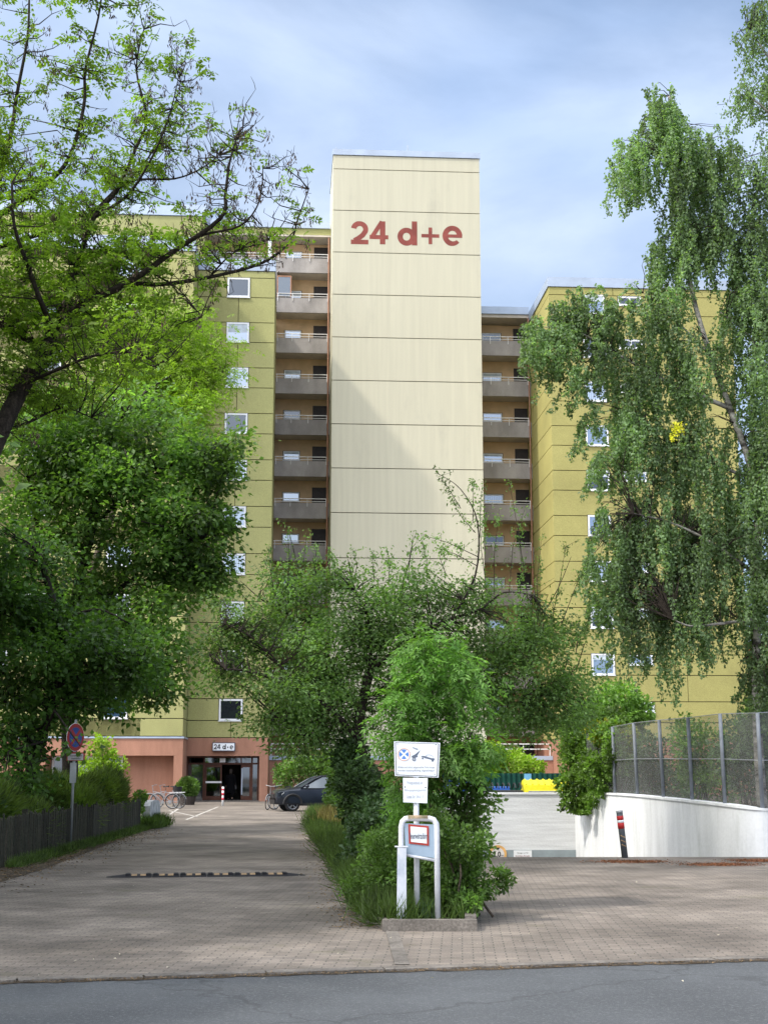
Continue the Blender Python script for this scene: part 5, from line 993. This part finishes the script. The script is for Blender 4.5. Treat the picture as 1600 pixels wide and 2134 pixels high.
# --- hedge behind the picket fence
def hedge():
    rg = np.random.default_rng(95); o_ = (at(180, 1690, 37).x, 37, 0); t = thing('hedge', 'bushy dark green juniper like hedge mounded behind the picket fence', 'hedge', o_)
    bl = [PB(210, 1655, 39, 70, 38, 2), PB(120, 1662, 37, 80, 42, 2.2), PB(245, 1668, 39.5, 42, 30, 1.2), PB(40, 1680, 34, 90, 45, 2.2), PB(170, 1690, 35.5, 80, 35, 1.4), PB(60, 1720, 30, 90, 40, 1.4), PB(-60, 1700, 28, 100, 60, 2)]
    N = 30000; Pp, dd = sample(bl, N, rg, .28); Pp += .09*np.sin(Pp[:, [1, 2, 0]]*5+.7)
    fx = pa.x+(Pp[:, 1]-pa.y)*(pc.x-pa.x)/(pc.y-pa.y)-.15; Pp[:, 0] = np.minimum(Pp[:, 0], fx-rg.random(N)*.15); Pp[:, 2] = np.maximum(Pp[:, 2], .03)
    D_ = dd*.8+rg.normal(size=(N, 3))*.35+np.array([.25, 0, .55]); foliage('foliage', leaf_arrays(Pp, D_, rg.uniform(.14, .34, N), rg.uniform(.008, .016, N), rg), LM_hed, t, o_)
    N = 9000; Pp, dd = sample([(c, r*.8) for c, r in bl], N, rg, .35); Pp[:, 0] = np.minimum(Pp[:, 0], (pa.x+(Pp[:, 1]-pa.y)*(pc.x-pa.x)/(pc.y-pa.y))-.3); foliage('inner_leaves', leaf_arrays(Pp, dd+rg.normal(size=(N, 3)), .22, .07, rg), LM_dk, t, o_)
hedge()
shrub('creeper_tuft', 'small dark leafy plant drooping over the white wall stub at the fence end', (at(292, 1690, 42.6).x-.1, 42.6, .3), [GB(293, 1660, 42.6, 14, 14, .25), GB(287, 1685, 42.2, 10, 18, .2)], 900, .09, .38, LM_ivy, 97, cat='climber', stems=6)

# --- ground cover
def grass(name, label, region, N, L0, L1, m, seed, z0=.04, lean=.35, wid=.006):
    rg = np.random.default_rng(seed); pts = region(rg, N); N = len(pts); D_ = rg.normal(size=(N, 3))*lean+np.array([0, 0, 1.]); o_ = (0, 0, 0)
    o = foliage(name, leaf_arrays(pts, D_, rg.uniform(L0, L1, N), wid, rg, tilt=3), m, None, o_); o['kind'] = 'stuff'; o['label'] = label; o['category'] = 'ground cover'; return o
def inpoly(pts, poly):
    x, y = pts[:, 0], pts[:, 1]; r = np.zeros(len(pts), bool); n = len(poly)
    for i in range(n):
        x0, y0 = poly[i]; x1, y1 = poly[(i+1) % n]; c = ((y0 > y) != (y1 > y)) & (x < (x1-x0)*(y-y0)/(y1-y0+1e-12)+x0); r ^= c
    return r
MEDp = [(x, y) for x, y in MED]
def reg_med(rg, N):
    p = np.stack([rg.uniform(-3.2, 1.8, N), 15+45*rg.random(N)**1.6, np.full(N, .04)], 1); p[:, 0] += rg.normal(size=N)*.0; return p[inpoly(p, MEDp)]
grass('grass', 'long green grass and weeds covering the middle planting strip', reg_med, 60000, .1, .38, LM_grs, 101)
def reg_edge(rg, N):
    e = [g(802, 1936), g(770, 1890), g(735, 1840), g(700, 1795), g(668, 1755), g(648, 1722), g(655, 1690)]; i = rg.integers(0, len(e)-1, N); t = rg.random(N); e = np.array(e)
    p = e[i]*(1-t[:, None])+e[i+1]*t[:, None]; return np.stack([p[:, 0]+rg.normal(size=N)*.14+.12, p[:, 1]+rg.normal(size=N)*.1, np.full(N, .03)], 1)
grass('grass', 'overhanging grass fringe along the left edge of the planting strip', reg_edge, 26000, .12, .42, LM_grs, 102, lean=.6)
def reg_far(rg, N): c = at(694, 1690, 43.5); return np.stack([c.x+rg.normal(size=N)*.16, 43.5+rg.normal(size=N)*.8, np.full(N, .03)], 1)
grass('dry_grass', 'straw coloured dry grass at the far tip of the strip', reg_far, 1500, .3, .75, LM_dry, 103, lean=.25, wid=.012)
def reg_fence(rg, N):
    t = rg.random(N); p = np.array([pa.x, pa.y])*(1-t[:, None])+np.array([pc.x, pc.y])*t[:, None]; return np.stack([p[:, 0]+.08+np.abs(rg.normal(size=N))*.13, p[:, 1], np.full(N, .02)], 1)
grass('grass', 'weeds growing at the foot of the picket fence', reg_fence, 7000, .06, .24, LM_grs, 104, lean=.6)
def reg_pil(rg, N): c = g(312, 1727); return np.stack([c[0]+rg.normal(size=N)*.16, c[1]+rg.uniform(-.6, 1.6, N), np.full(N, .01)], 1)
grass('grass', 'grass tuft beside the white wall stub', reg_pil, 3500, .15, .5, LM_grs, 105, lean=.4, wid=.01)
def reg_isl(rg, N): return np.stack([rg.uniform(g(850, 1925)[0], g(905, 1925)[0], N), rg.uniform(D1+.02, D1+.7, N), np.full(N, .04)], 1)
grass('weeds', 'spiky grey-green weeds inside the tube frame on the island', reg_isl, 900, .08, .26, LM_gry, 106, lean=.35, wid=.012)
def litter(name, label, fn, N, seed, m, sz=.03, z=.006):
    rg = np.random.default_rng(seed); p = fn(rg, N); N = len(p); D_ = np.stack([rg.normal(size=N), rg.normal(size=N), rg.normal(size=N)*.15], 1); p[:, 2] = z+rg.random(N)*.012
    o = foliage(name, leaf_arrays(p, D_, sz*rg.uniform(.5, 1.4, N), sz*.25, rg, tilt=.3), m, None, (0, 0, 0)); o['kind'] = 'stuff'; o['label'] = label; o['category'] = 'leaf litter'
def r1(rg, N): t = rg.random(N)*1.3-.3; p = np.array([pa.x, pa.y])*(1-t[:, None])+np.array([pc.x, pc.y])*t[:, None]; return np.stack([p[:, 0]+.1+np.abs(rg.normal(size=N))*.5, p[:, 1], np.zeros(N)], 1)
litter('leaf_litter', 'brown leaf litter along the picket fence', r1, 2600, 110, LM_litter, .05)
def r2(rg, N): p = reg_edge(rg, N); p[:, 0] -= .25+np.abs(rg.normal(size=N))*.18; return p
litter('leaf_litter', 'brown leaf litter beside the planting strip', r2, 1800, 111, LM_litter, .04)
def r3(rg, N):
    x = rg.uniform(-4.2, 4.2, N); return np.stack([x, KL[1]+ks*(x-KL[0])-.08-np.abs(rg.normal(size=N))*.05, np.zeros(N)], 1)
litter('leaf_litter', 'crumbs and small leaves in the gutter', r3, 1500, 112, LM_litter, .022, z=0)
def r4(rg, N):
    c = np.array([g(1315, 1797), g(1500, 1803), g(1590, 1795), g(1060, 1945), g(1110, 1955)]); q = c[rg.integers(0, 3, N)]; return np.stack([q[:, 0]+rg.normal(size=N)*.33, q[:, 1]+rg.normal(size=N)*.22, np.zeros(N)], 1)
litter('leaf_litter', 'reddish brown drift of blossom and leaves at the top of the ramp', r4, 7000, 113, leafmat('rust brown blossom', (.26, .10, .045), .3, .1), .035)
def r5(rg, N): return np.stack([rg.uniform(-7, 6, N), rg.uniform(11.5, 27, N), np.zeros(N)], 1)
litter('leaf_litter', 'scattered single leaves and petals on the pavers', r5, 260, 114, leafmat('pale petals', (.5, .45, .36), .3, .1), .03)

# --- birches
def birch(label, base, trunk, limbs, starts, seed, nls=34, r0=.2, r1=.05, sz=.055):
    rg = np.random.default_rng(seed); t = thing('birch_tree', label, 'tree', base); s = MB(); sk = list(limb(s, trunk, r0, r1, 10)); sk = sk[len(sk)//4:]
    for l_, a, c in limbs: sk += limb(s, l_, a, c, 6)
    s.build('trunk', M_barkb, t, base, True)
    s = MB(); Pl = []; Dl = []
    for bl, n, l0, l1 in starts:
        n = max(6, int(n*.8)); cen, dd = sample([bl], n, rg, .5); twigs(s, sk, cen, rg, .014, sag=.25, maxr=.05)
        for e in cen:
            for q in range(2):
                L_ = rg.uniform(l0, l1)*(1.4 if base[1] > 30 else 1.1); d = rg.normal(size=2)*.16; k = 7; pts = [e+np.array([d[0]*j/k*1.3+math.sin(j*1.3+e[0]*9)*.02, d[1]*j/k*1.3, -L_*j/k+.05*math.sin(j)]) for j in range(k+1)]
                s.tube(pts, [.004]*(k+1), 3, cap=False); m_ = int(nls*L_/((l0+l1)/2)); tt = rg.random(m_)*k; j = np.minimum(tt.astype(int), k-1); pa_ = np.array(pts); Pl.append(pa_[j]+(pa_[j+1]-pa_[j])*(tt-j)[:, None]+rg.normal(size=(m_, 3))*.038)
    s.build('hanging_twigs', M_barkd, t, base); Pp = np.concatenate(Pl); N = len(Pp)
    foliage('crown', leaf_arrays(Pp, rg.normal(size=(N, 3))*.7-np.array([0, 0, .8]), sz*rg.uniform(.7, 1.25, N), sz*.36, rg, tilt=1.5), LM_bir, t, base); return t
YB = 31.8
bx = at(1575, 1700, YB)
S_ = []
for px, py, rx, ry, n, l0, l1 in (
    (1225, 860, 22, 26, 8, .3, .7), (1240, 960, 22, 22, 7, .3, .6), (1228, 1150, 26, 26, 9, .3, .7), (1250, 1230, 24, 24, 9, .3, .7), (1200, 780, 26, 26, 9, .3, .7), (1260, 1060, 24, 24, 8, .3, .6), (1300, 620, 30, 30, 10, .3, .7), (1230, 600, 30, 16, 8, .3, .6),
    (1585, 360, 25, 60, 14, .4, 1.1), (1590, 760, 22, 60, 16, .4, 1.1), (1592, 1000, 20, 60, 16, .4, 1.1), (1590, 1180, 22, 60, 16, .4, 1.1), (1590, 1280, 20, 40, 12, .4, 1.), (1230, 640, 40, 35, 16, .3, .9), (1290, 330, 30, 40, 12, .4, 1.), (1360, 210, 30, 25, 12, .3, .9),
    (1560, 560, 50, 60, 30, .4, 1.1), (1585, 880, 35, 70, 24, .4, 1.1), (1530, 1050, 50, 60, 26, .4, 1.1), (1578, 1380, 22, 50, 24, .3, .8), (1585, 1440, 20, 50, 16, .3, .8), (1510, 330, 50, 50, 22, .4, 1.0), (1590, 450, 30, 60, 16, .4, 1.0),
    (1395, 225, 38, 30, 26, .3, .8), (1400, 300, 70, 50, 44, .4, 1.1), (1330, 300, 45, 25, 24, .5, 1.2), (1470, 300, 60, 50, 34, .4, 1.0), (1440, 420, 90, 70, 60, .5, 1.1), (1530, 480, 80, 80, 50, .5, 1.2),
    (1400, 520, 55, 50, 36, .5, 1.2), (1380, 640, 50, 50, 30, .5, 1.2), (1260, 650, 45, 22, 12, .3, .6), (1180, 640, 45, 28, 20, .3, .8), (1110, 690, 32, 18, 20, .35, .85), (1160, 700, 60, 30, 24, .4, .9), (1265, 720, 50, 40, 24, .4, .8),
    (1330, 770, 80, 70, 48, .5, 1.2), (1430, 750, 90, 80, 50, .5, 1.2), (1285, 890, 30, 45, 12, .4, .8), (1340, 920, 90, 70, 50, .5, 1.2), (1450, 920, 80, 90, 56, .5, 1.3), (1560, 760, 50, 120, 34, .5, 1.3), (1570, 960, 50, 80, 40, .5, 1.3),
    (1340, 1060, 75, 60, 48, .5, 1.2), (1460, 1080, 90, 80, 58, .6, 1.3), (1570, 1120, 60, 80, 40, .6, 1.3), (1300, 1140, 55, 50, 34, .5, 1.2), (1290, 1190, 24, 30, 8, .4, .7), (1400, 1180, 90, 60, 54, .6, 1.3), (1520, 1230, 60, 50, 20, .4, .9), (1300, 1250, 36, 40, 20, .6, 1.3), (1390, 1270, 60, 40, 26, .6, 1.4), (1470, 1265, 30, 25, 12, .5, 1.1), (1590, 1330, 30, 60, 22, .4, 1.1), (1590, 1480, 24, 40, 12, .3, .8), (1540, 640, 45, 60, 20, .4, 1.0), (1590, 620, 30, 60, 16, .4, 1.0)):
    S_.append((PB(px, py, YB, rx, ry, 1.1), n, l0, l1))
birch('tall birch with curtains of hanging leaves over the right wing and ramp', (bx.x, YB, .7),
      [Vector((bx.x+.15, YB, .6)), at(1580, 1560, YB), at(1575, 1400, YB), at(1580, 1200, YB), at(1570, 1000, YB), at(1520, 850, YB), at(1480, 740, YB), at(1440, 600, YB), at(1410, 400, YB), at(1395, 200, YB)],
      [(path3([(1520, 850), (1400, 800), (1290, 740), (1200, 690), (1110, 680)], YB), .06, .008), (path3([(1640, 700), (1600, 610, .3), (1560, 560, .4), (1500, 480, .5), (1450, 380, .5)], YB), .07, .02), (path3([(1580, 1200), (1480, 1130, -.4), (1400, 1090, -.5), (1320, 1070, -.6)], YB), .05, .01), (path3([(1578, 1290), (1500, 1300, -.5), (1440, 1305, -.7), (1400, 1290, -.7)], YB), .05, .01), (path3([(1570, 1000), (1450, 950, .4), (1350, 900, .5)], YB), .05, .01), (path3([(1480, 740), (1400, 660, .2), (1340, 610, .2)], YB), .035, .008), (path3([(1640, 900), (1600, 780), (1560, 700), (1500, 650)], YB), .05, .015)],
      S_, 120, nls=50, r0=.12, r1=.04, sz=.08)
y2 = 22.; b2 = (at(1760, 1700, y2).x, y2, 0)
birch('second birch reaching in from the upper right corner with hanging sprays', b2, [Vector((b2[0], y2, 0)), at(1750, 1200, y2), at(1720, 700, y2), at(1680, 300, y2), at(1640, -50, y2)], [(path3([(1690, 300), (1620, 150), (1560, 60)], y2), .04, .01), (path3([(1700, 450), (1620, 260), (1560, 200)], y2), .04, .01)],
      [(PB(1575, 40, y2, 45, 40, .8), 30, .3, .8), (PB(1600, 160, y2, 55, 40, .8), 24, .3, .7), (PB(1545, 190, y2, 25, 15, .4), 9, .2, .5), (PB(1610, 300, y2, 40, 40, .8), 22, .4, .9), (PB(1650, 0, y2, 60, 80, 1), 30, .4, 1.0), (PB(1700, 300, y2, 60, 160, 1), 40, .4, 1.0)], 121, nls=34, r0=.18, r1=.04)
# far trees right of the block
for i, (px, py, Y, rx, ry) in enumerate(((1600, 1500, 75, 50, 95), (1680, 1480, 80, 60, 120))):
    shrub('distant_tree', ['leafy tree in the gap right of the right wing', 'second leafy tree at the right edge beyond the block'][i], (at(px, 1630, Y).x, Y, 0), [GB(px, py, Y, rx, ry, 2), GB(px+10, py+70, Y, rx, 60, 2)], 5200, .26, .36, LM_map, 130+i, cat='tree', group='far trees at the right edge')
# the yellow bunch of leaves in the birch
rg = np.random.default_rng(140); c = at(1412, 900, 30.2); o_ = tuple(c); yb = thing('yellow_leaf_bunch', 'small bunch of bright yellow leaves hanging in the birch', 'leaves', o_)
Pp, dd = sample([PB(1412, 892, 30.2, 17, 17, .2), PB(1402, 912, 30.2, 8, 12, .1)], 130, rg, .6); foliage('leaves', leaf_arrays(Pp, rg.normal(size=Pp.shape)-np.array([0, 0, .5]), .07, .024, rg), leafmat('yellow leaves', (.72, .68, .06), .2, .4), yb, o_)
s = MB(); s.tube([c+Vector((.05, .1, .3)), c+Vector((0, 0, -.1))], .006, 4); s.build('twig', M_barkd, yb, o_)

# ------------------------------------------------------------------ car
cp = g(640, 1692); K = .93
car = thing('parked_car', 'dark blue grey compact car parked nose to the left beside the planting strip', 'car', (cp[0]+.42, cp[1]+1.0, 0), R(14))
M_carp = mat('dark blue car paint', (.022, .028, .042), .22, .05, 1, spec=.6, metal=.5); M_trim = mat('black plastic trim', (.018, .018, .02), .6); M_cgl = glass('car glass', (.03, .04, .045), .13); M_rim = mat('machined rim', (.34, .35, .37), .4, .05, 3, metal=.8)
# side profile (x forward is -X), y half width by height
def car_loft(sections, name, m, par):
    s = MB(); n = len(sections[0]); vs = [p for sec in sections for p in sec]
    s.add(vs, [(i*n+j, (i+1)*n+j, (i+1)*n+(j+1) % n, i*n+(j+1) % n) for i in range(len(sections)-1) for j in range(n)]+[tuple(range(n)), tuple(range(len(sections)*n-1, (len(sections)-1)*n-1, -1))])
    o = s.build(name, m, par, smooth=True)
    try: o.data.set_sharp_from_angle(angle=R(38))
    except Exception: pass
    return o
xs = [(-2.12, .62, .50, .80, .70), (-2.05, .80, .36, .90, .80), (-1.9, .88, .30, .96, .86), (-1.5, .915, .26, 1.01, .91), (-1.1, .92, .26, 1.05, .93), (-.85, .92, .26, 1.08, .95), (.2, .925, .26, 1.08, .97), (1.3, .92, .26, 1.10, .97), (1.8, .90, .30, 1.12, .96), (2.08, .84, .38, 1.08, .92), (2.15, .74, .48, 1.0, .86)]
secs = []
for x, hw, zb, zt_, zs_2 in xs:
    secs.append([(x*K, y*K, z*K) for y, z in ((-hw*.9, zb), (-hw, zb+.1), (-hw*1.0, zs_2-.18), (-hw*.96, zs_2), (-hw*.80, zt_-.02), (-hw*.4, zt_+.02), (hw*.4, zt_+.02), (hw*.80, zt_-.02), (hw*.96, zs_2), (hw, zs_2-.18), (hw, zb+.1), (hw*.9, zb))])
car_loft(secs, 'body', M_carp, car)
gs = []
for x, hb, ht, zb, zt_ in ((-.95, .80, .70, 1.04, 1.07), (-.35, .84, .64, 1.03, 1.42), (0, .85, .64, 1.03, 1.56), (.6, .85, .64, 1.03, 1.60), (1.3, .84, .62, 1.03, 1.56), (1.75, .82, .58, 1.05, 1.42), (2.02, .78, .6, 1.06, 1.12)):
    gs.append([(x*K, -hb*K, zb*K), (x*K, -ht*K, (zt_-.04)*K), (x*K, -ht*.7*K, zt_*K), (x*K, ht*.7*K, zt_*K), (x*K, ht*K, (zt_-.04)*K), (x*K, hb*K, zb*K)])
car_loft(gs, 'greenhouse_glass', M_cgl, car)
gs2 = [[(x*K, -ht*1.02*K, (zt_-.045)*K), (x*K, -ht*.7*K, (zt_+.012)*K), (x*K, ht*.7*K, (zt_+.012)*K), (x*K, ht*1.02*K, (zt_-.045)*K)] for x, ht, zt_ in ((-.2, .645, 1.49), (0, .65, 1.565), (.6, .65, 1.605), (1.3, .63, 1.565), (1.85, .58, 1.40))]
car_loft(gs2, 'roof', M_carp, car)
s = MB()
for sy in (-1, 1):
    s.tube([(-.97*K, sy*.80*K, 1.06*K), (-.35*K, sy*.69*K, 1.42*K), (0, sy*.655*K, 1.55*K)], .035, 6); s.tube([(.45*K, sy*.86*K, 1.05*K), (.5*K, sy*.655*K, 1.57*K)], .03, 6); s.tube([(1.4*K, sy*.845*K, 1.05*K), (1.62*K, sy*.62*K, 1.48*K)], .045, 6)
s.build('window_pillars', M_carp, car)
s = MB()
for sy in (-1, 1):
    for x in (-1.35, 1.32):
        pts = [(x*K+.41*K*math.cos(t), sy*.925*K, .34*K+.41*K*math.sin(t)) for t in [math.pi*i/10 for i in range(11)]]; s.tube(pts, .05, 6)
    s.box(-.95*K, .95*K, sy*.93*K-.02, sy*.93*K+.02, .26*K, .38*K)
s.build('wheel_arch_trim', M_trim, car)
s = MB(); s.box(-2.13*K, -2.0*K, -.62*K, .62*K, .32*K, .52*K); s.build('bumper_intake', M_trim, car)
s = MB(); s.box(-2.14*K, -2.06*K, -.45*K, .45*K, .60*K, .76*K); s.build('grille', M_trim, car)
for sy in (-1, 1):
    s = MB(); s.add([(-2.10*K, sy*.50*K, .80*K), (-2.12*K, sy*.50*K, .70*K), (-1.86*K, sy*.875*K, .74*K), (-1.74*K, sy*.885*K, .84*K), (-1.86*K, sy*.78*K, .90*K)], [(0, 1, 2, 3, 4) if sy < 0 else (4, 3, 2, 1, 0)]); s.build('headlight', mat('headlight glass', (.75, .80, .86), .12, .05, 3, spec=.8), car)
    s = MB(); s.sphere((-.72*K, sy*1.0*K, 1.12*K), .09, .11, .075); s.build('wing_mirror', M_carp, car, smooth=True)
    for x in (-1.35, 1.32):
        s = MB(); s.torus((x*K, sy*.80*K, .33*K), .255*K, .085*K, 30, 10); w = s.build('wheel', M_rubber, car, smooth=True)
        s = MB(); s.tube([(x*K, sy*.70*K, .33*K), (x*K, sy*.82*K, .33*K)], .24*K, 24); s.build('wheel_well', M_trim, w)
        s = MB(); yy = sy*.865*K; s.torus((x*K, yy, .33*K), .215*K, .012, 26, 5)
        for k in range(5):
            a0 = 6.283*k/5+.3
            for dv in (-.16, .16): s.tube([(x*K+.04*math.cos(a0), yy, .33*K+.04*math.sin(a0)), (x*K+.205*K*math.cos(a0+dv), yy, .33*K+.205*K*math.sin(a0+dv))], .014, 5)
        s.build('rim', M_rim, w)

# ------------------------------------------------------------------ bicycles
def bike(label, loc, rz, frame_m, group, lean=0., basket=False):
    t = thing('bicycle', label, 'bicycle', loc, rz, group); t.rotation_euler = (lean, 0, rz); r = .33
    for x in (-.53, .53):
        w = MB().torus((x, 0, r), r-.015, .018, 30, 6).build('wheel', M_rubber, t, smooth=True)
        s = MB(); s.torus((x, 0, r), r-.042, .008, 26, 4)
        for k in range(14): a = 6.283*k/14; s.tube([(x, 0, r), (x+(r-.04)*math.cos(a), 0, r+(r-.04)*math.sin(a))], .0025, 3)
        s.build('rim', M_rim, w)
        s = MB(); s.tube([(x+(r+.02)*math.cos(a), 0, r+(r+.02)*math.sin(a)) for a in [math.pi*(.08+.84*i/10) for i in range(11)]], .016, 5); s.build('mudguard', frame_m, t)
    s = MB(); bb = (.08, 0, .29); hd = (-.37, 0, .86); st_ = (.22, 0, .80)
    for a, c, q in ((bb, (-.36, 0, .72), .018), (hd, (-.345, 0, .68), .018), (bb, st_, .017), ((-.36, 0, .76), (.19, 0, .66), .014), (bb, (.53, 0, r), .011), (st_, (.53, 0, r), .009), ((-.345, 0, .68), (-.53, 0, r), .013)): s.tube([a, c], q, 6)
    s.build('frame', frame_m, t)
    s = MB(); s.tube([(-.37, 0, .86), (-.40, 0, 1.0)], .014, 6); s.tube([(-.26, -.28, 1.04), (-.36, -.2, 1.03), (-.41, 0, 1.01), (-.36, .2, 1.03), (-.26, .28, 1.04)], .012, 6); s.build('handlebar', M_rim, t)
    s = MB(); s.tube([(.22, 0, .80), (.24, 0, .93)], .012, 6); s.add([(.10, -.02, .95), (.10, .02, .95), (.36, .09, .96), (.36, -.09, .96), (.10, -.015, .99), (.10, .015, .99), (.36, .075, 1.02), (.36, -.075, 1.02)], [(0, 3, 2, 1), (4, 5, 6, 7), (0, 1, 5, 4), (1, 2, 6, 5), (2, 3, 7, 6), (3, 0, 4, 7)]); s.build('saddle', M_trim, t)
    s = MB(); s.tube([(.38, -.05, .72), (.82, -.05, .72), (.82, .05, .72), (.38, .05, .72)], .008, 5); s.tube([(.6, .05, .72), (.53, .02, r)], .007, 4); s.tube([(.6, -.05, .72), (.53, -.02, r)], .007, 4); s.build('rack', M_rim, t)
    s = MB(); s.disc((.08, -.03, .29), .085, 18, t=.006); s.box(.06, .1, -.14, -.05, .10, .125); s.tube([(.08, -.045, .29), (.08, -.06, .12)], .008, 5); s.build('crank', M_rim, t)
    return t
def copy_tree(o, parent=None):
    c = o.copy(); C.objects.link(c); c.parent = parent
    for ch in list(o.children): copy_tree(ch, c)
    return c
M_bsil = mat('silver bicycle paint', (.26, .27, .29), .45, .1, 3, metal=.1)
p = g(335, 1686)
bk = bike('silver bicycle leaning at the left plaster wall, the nearer of two', (p[0], p[1], 0), R(-8), M_bsil, 'bicycles parked in front of the building', R(4))
b2_ = copy_tree(bk); b2_.location = (p[0]+.25, p[1]+.55, 0); b2_.rotation_euler = (R(3), 0, R(-14)); b2_['label'] = 'silver bicycle standing behind the nearer one at the left plaster wall'
p = g(566, 1688)
b3_ = copy_tree(bk); b3_.location = (p[0], p[1], 0); b3_.rotation_euler = (R(5), 0, R(74)); b3_['label'] = 'bicycle seen end-on beside the entrance pier, left of the dark car'
b4_ = copy_tree(bk); b4_.location = (p[0]+.5, p[1]+.5, 0); b4_.rotation_euler = (R(-4), 0, R(38)); b4_['label'] = 'second bicycle between the end-on bicycle and the dark car nose'
p = g(369, 1683); o_ = (p[0], p[1], 0)
t_ = thing('litter_bin', 'dark round litter bin on a stand beside the left bicycles', 'litter bin', o_)
s = MB(); s.tube([(o_[0], o_[1], .45), (o_[0], o_[1], .95)], [.17, .22], 14); s.torus((o_[0], o_[1], .95), .001, .001, 4, 3); s.build('basket', M_trim, t_, o_); s = MB(); s.tube([(o_[0], o_[1]+.2, 0), (o_[0], o_[1]+.2, .9)], .03, 6); s.box(o_[0]-.2, o_[0]+.2, o_[1]-.2, o_[1]+.2, 0, .12); s.build('stand', M_kerb, t_, o_)

# ------------------------------------------------------------------ person walking in through the door
pu = X(481); pv = gv-.25
pw = Vector((pu*math.cos(A)-pv*math.sin(A), 84+pu*math.sin(A)+pv*math.cos(A), .045))
per = thing('person', 'person in a long black coat seen from behind in the open entrance door', 'person', tuple(pw), A)
def skin(name, joints, edges, radii, m, par, lv=2):
    me = bpy.data.meshes.new(name); me.from_pydata(joints, edges, []); me.materials.append(m); o = bpy.data.objects.new(name, me); C.objects.link(o); o.parent = par
    mo = o.modifiers.new('skin', 'SKIN'); mo.use_smooth_shade = True
    if not me.skin_vertices: me.attributes  # created by the modifier below
    if not me.skin_vertices:
        bm_ = __import__('bmesh').new(); bm_.from_mesh(me); bm_.verts.layers.skin.verify(); bm_.to_mesh(me); bm_.free()
    for v, r in zip(me.skin_vertices[0].data, radii): v.radius = (r, r) if not isinstance(r, tuple) else r
    me.skin_vertices[0].data[0].use_root = True
    sb2 = o.modifiers.new('sub', 'SUBSURF'); sb2.levels = lv; sb2.render_levels = lv; return o
J = [(0, 0, .90), (0, 0, 1.10), (0, 0, 1.32), (0, 0, 1.43), (0, .01, 1.50), (0, .01, 1.60), (0, .01, 1.67)]; E_ = [(i, i+1) for i in range(6)]; Rr = [(.15, .11), (.13, .10), (.16, .10), (.07, .06), (.05, .05), (.085, .10), (.06, .07)]
def chain(start, pts, rs):
    k = start
    for q, r in zip(pts, rs): J.append(q); Rr.append(r); E_.append((k, len(J)-1)); k = len(J)-1
    return k
chain(0, [(-.10, .03, .80), (-.11, .12, .48), (-.11, .02, .10), (-.11, .17, .05)], [.09, .06, .042, .035]); chain(0, [(.10, -.02, .80), (.10, -.05, .48), (.10, -.22, .14), (.10, -.12, .04)], [.09, .06, .042, .035])
for sg in (-1, 1):
    k = chain(2, [(sg*.18, 0, 1.36), (sg*.235, .02, 1.10), (sg*.25, .10 if sg < 0 else .05, .86), (sg*.25, .13 if sg < 0 else .07, .78)], [.065, .045, .033, .03])
    hx, hy, hz = J[k]
    for f in range(4): chain(k, [(hx+sg*.01, hy-.03+.02*f, hz-.05), (hx-sg*.01, hy-.03+.02*f, hz-.085-.006*(f % 3))], [.010, .008])
    chain(k, [(hx-sg*.02, hy+.035, hz-.02), (hx-sg*.035, hy+.04, hz-.05)], [.011, .009])
M_skinp = mat('skin', (.45, .28, .20), .6); M_cloth = mat('black coat cloth', (.004, .004, .005), 1., spec=.05)
body = skin('body', J, E_, Rr, M_skinp, per)
def lathe(prof, n=20, sx=1., sy=1.):
    s = MB(); vs = [(r*sx*math.cos(6.283*j/n), r*sy*math.sin(6.283*j/n), z) for r, z in prof for j in range(n)]; s.add(vs, [(i*n+j, i*n+(j+1) % n, (i+1)*n+(j+1) % n, (i+1)*n+j) for i in range(len(prof)-1) for j in range(n)]); return s
s = lathe([(.27, .42), (.255, .6), (.235, .85), (.20, 1.05), (.215, 1.25), (.225, 1.36), (.16, 1.43), (.08, 1.47), (.07, 1.50)], 20, 1, .72); s.build('coat', M_cloth, per, smooth=True)
s = MB()
for sg in (-1, 1): s.tube([(sg*.17, 0, 1.39), (sg*.20, 0, 1.34), (sg*.245, .02, 1.10), (sg*.26, .10 if sg < 0 else .05, .85)], [.07, .075, .06, .045], 10)
s.build('sleeves', M_cloth, per, smooth=True)
s = MB(); s.tube([(-.11, .10, .55), (-.11, .03, .10)], [.08, .055], 10); s.tube([(.10, -.05, .55), (.10, -.21, .15)], [.08, .055], 10); s.build('trousers', M_cloth, per, smooth=True)
s = MB(); s.sphere((-.11, .08, .045), .05, .13, .045); s.sphere((.10, -.17, .06), .05, .13, .05); s.build('shoes', M_trim, per, smooth=True)
s = MB(); s.sphere((0, -.01, 1.635), .105, .125, .125, 14, 10); s.sphere((0, -.07, 1.55), .09, .06, .12, 12, 8); s.build('hair', mat('dark hair', (.02, .014, .010), .7), per, smooth=True)
s = MB(); s.box(-.07, .07, -.02, .0, 0, 0); bg_ = thing('handbag', 'dark handbag hanging from the arm of the person in the doorway', 'bag', tuple(pw+Vector((.29, .05, .62))), A)
s = MB(); s.add([(-.05, -.15, 0), (.05, -.15, 0), (.05, .15, 0), (-.05, .15, 0), (-.03, -.13, .24), (.03, -.13, .24), (.03, .13, .24), (-.03, .13, .24)], [(0, 3, 2, 1), (4, 5, 6, 7), (0, 1, 5, 4), (1, 2, 6, 5), (2, 3, 7, 6), (3, 0, 4, 7)]); s.build('bag_body', M_trim, bg_)
s = MB(); s.tube([(0, -.09, .24), (0, -.05, .36), (0, .05, .36), (0, .09, .24)], .009, 5); s.build('strap', M_trim, bg_)
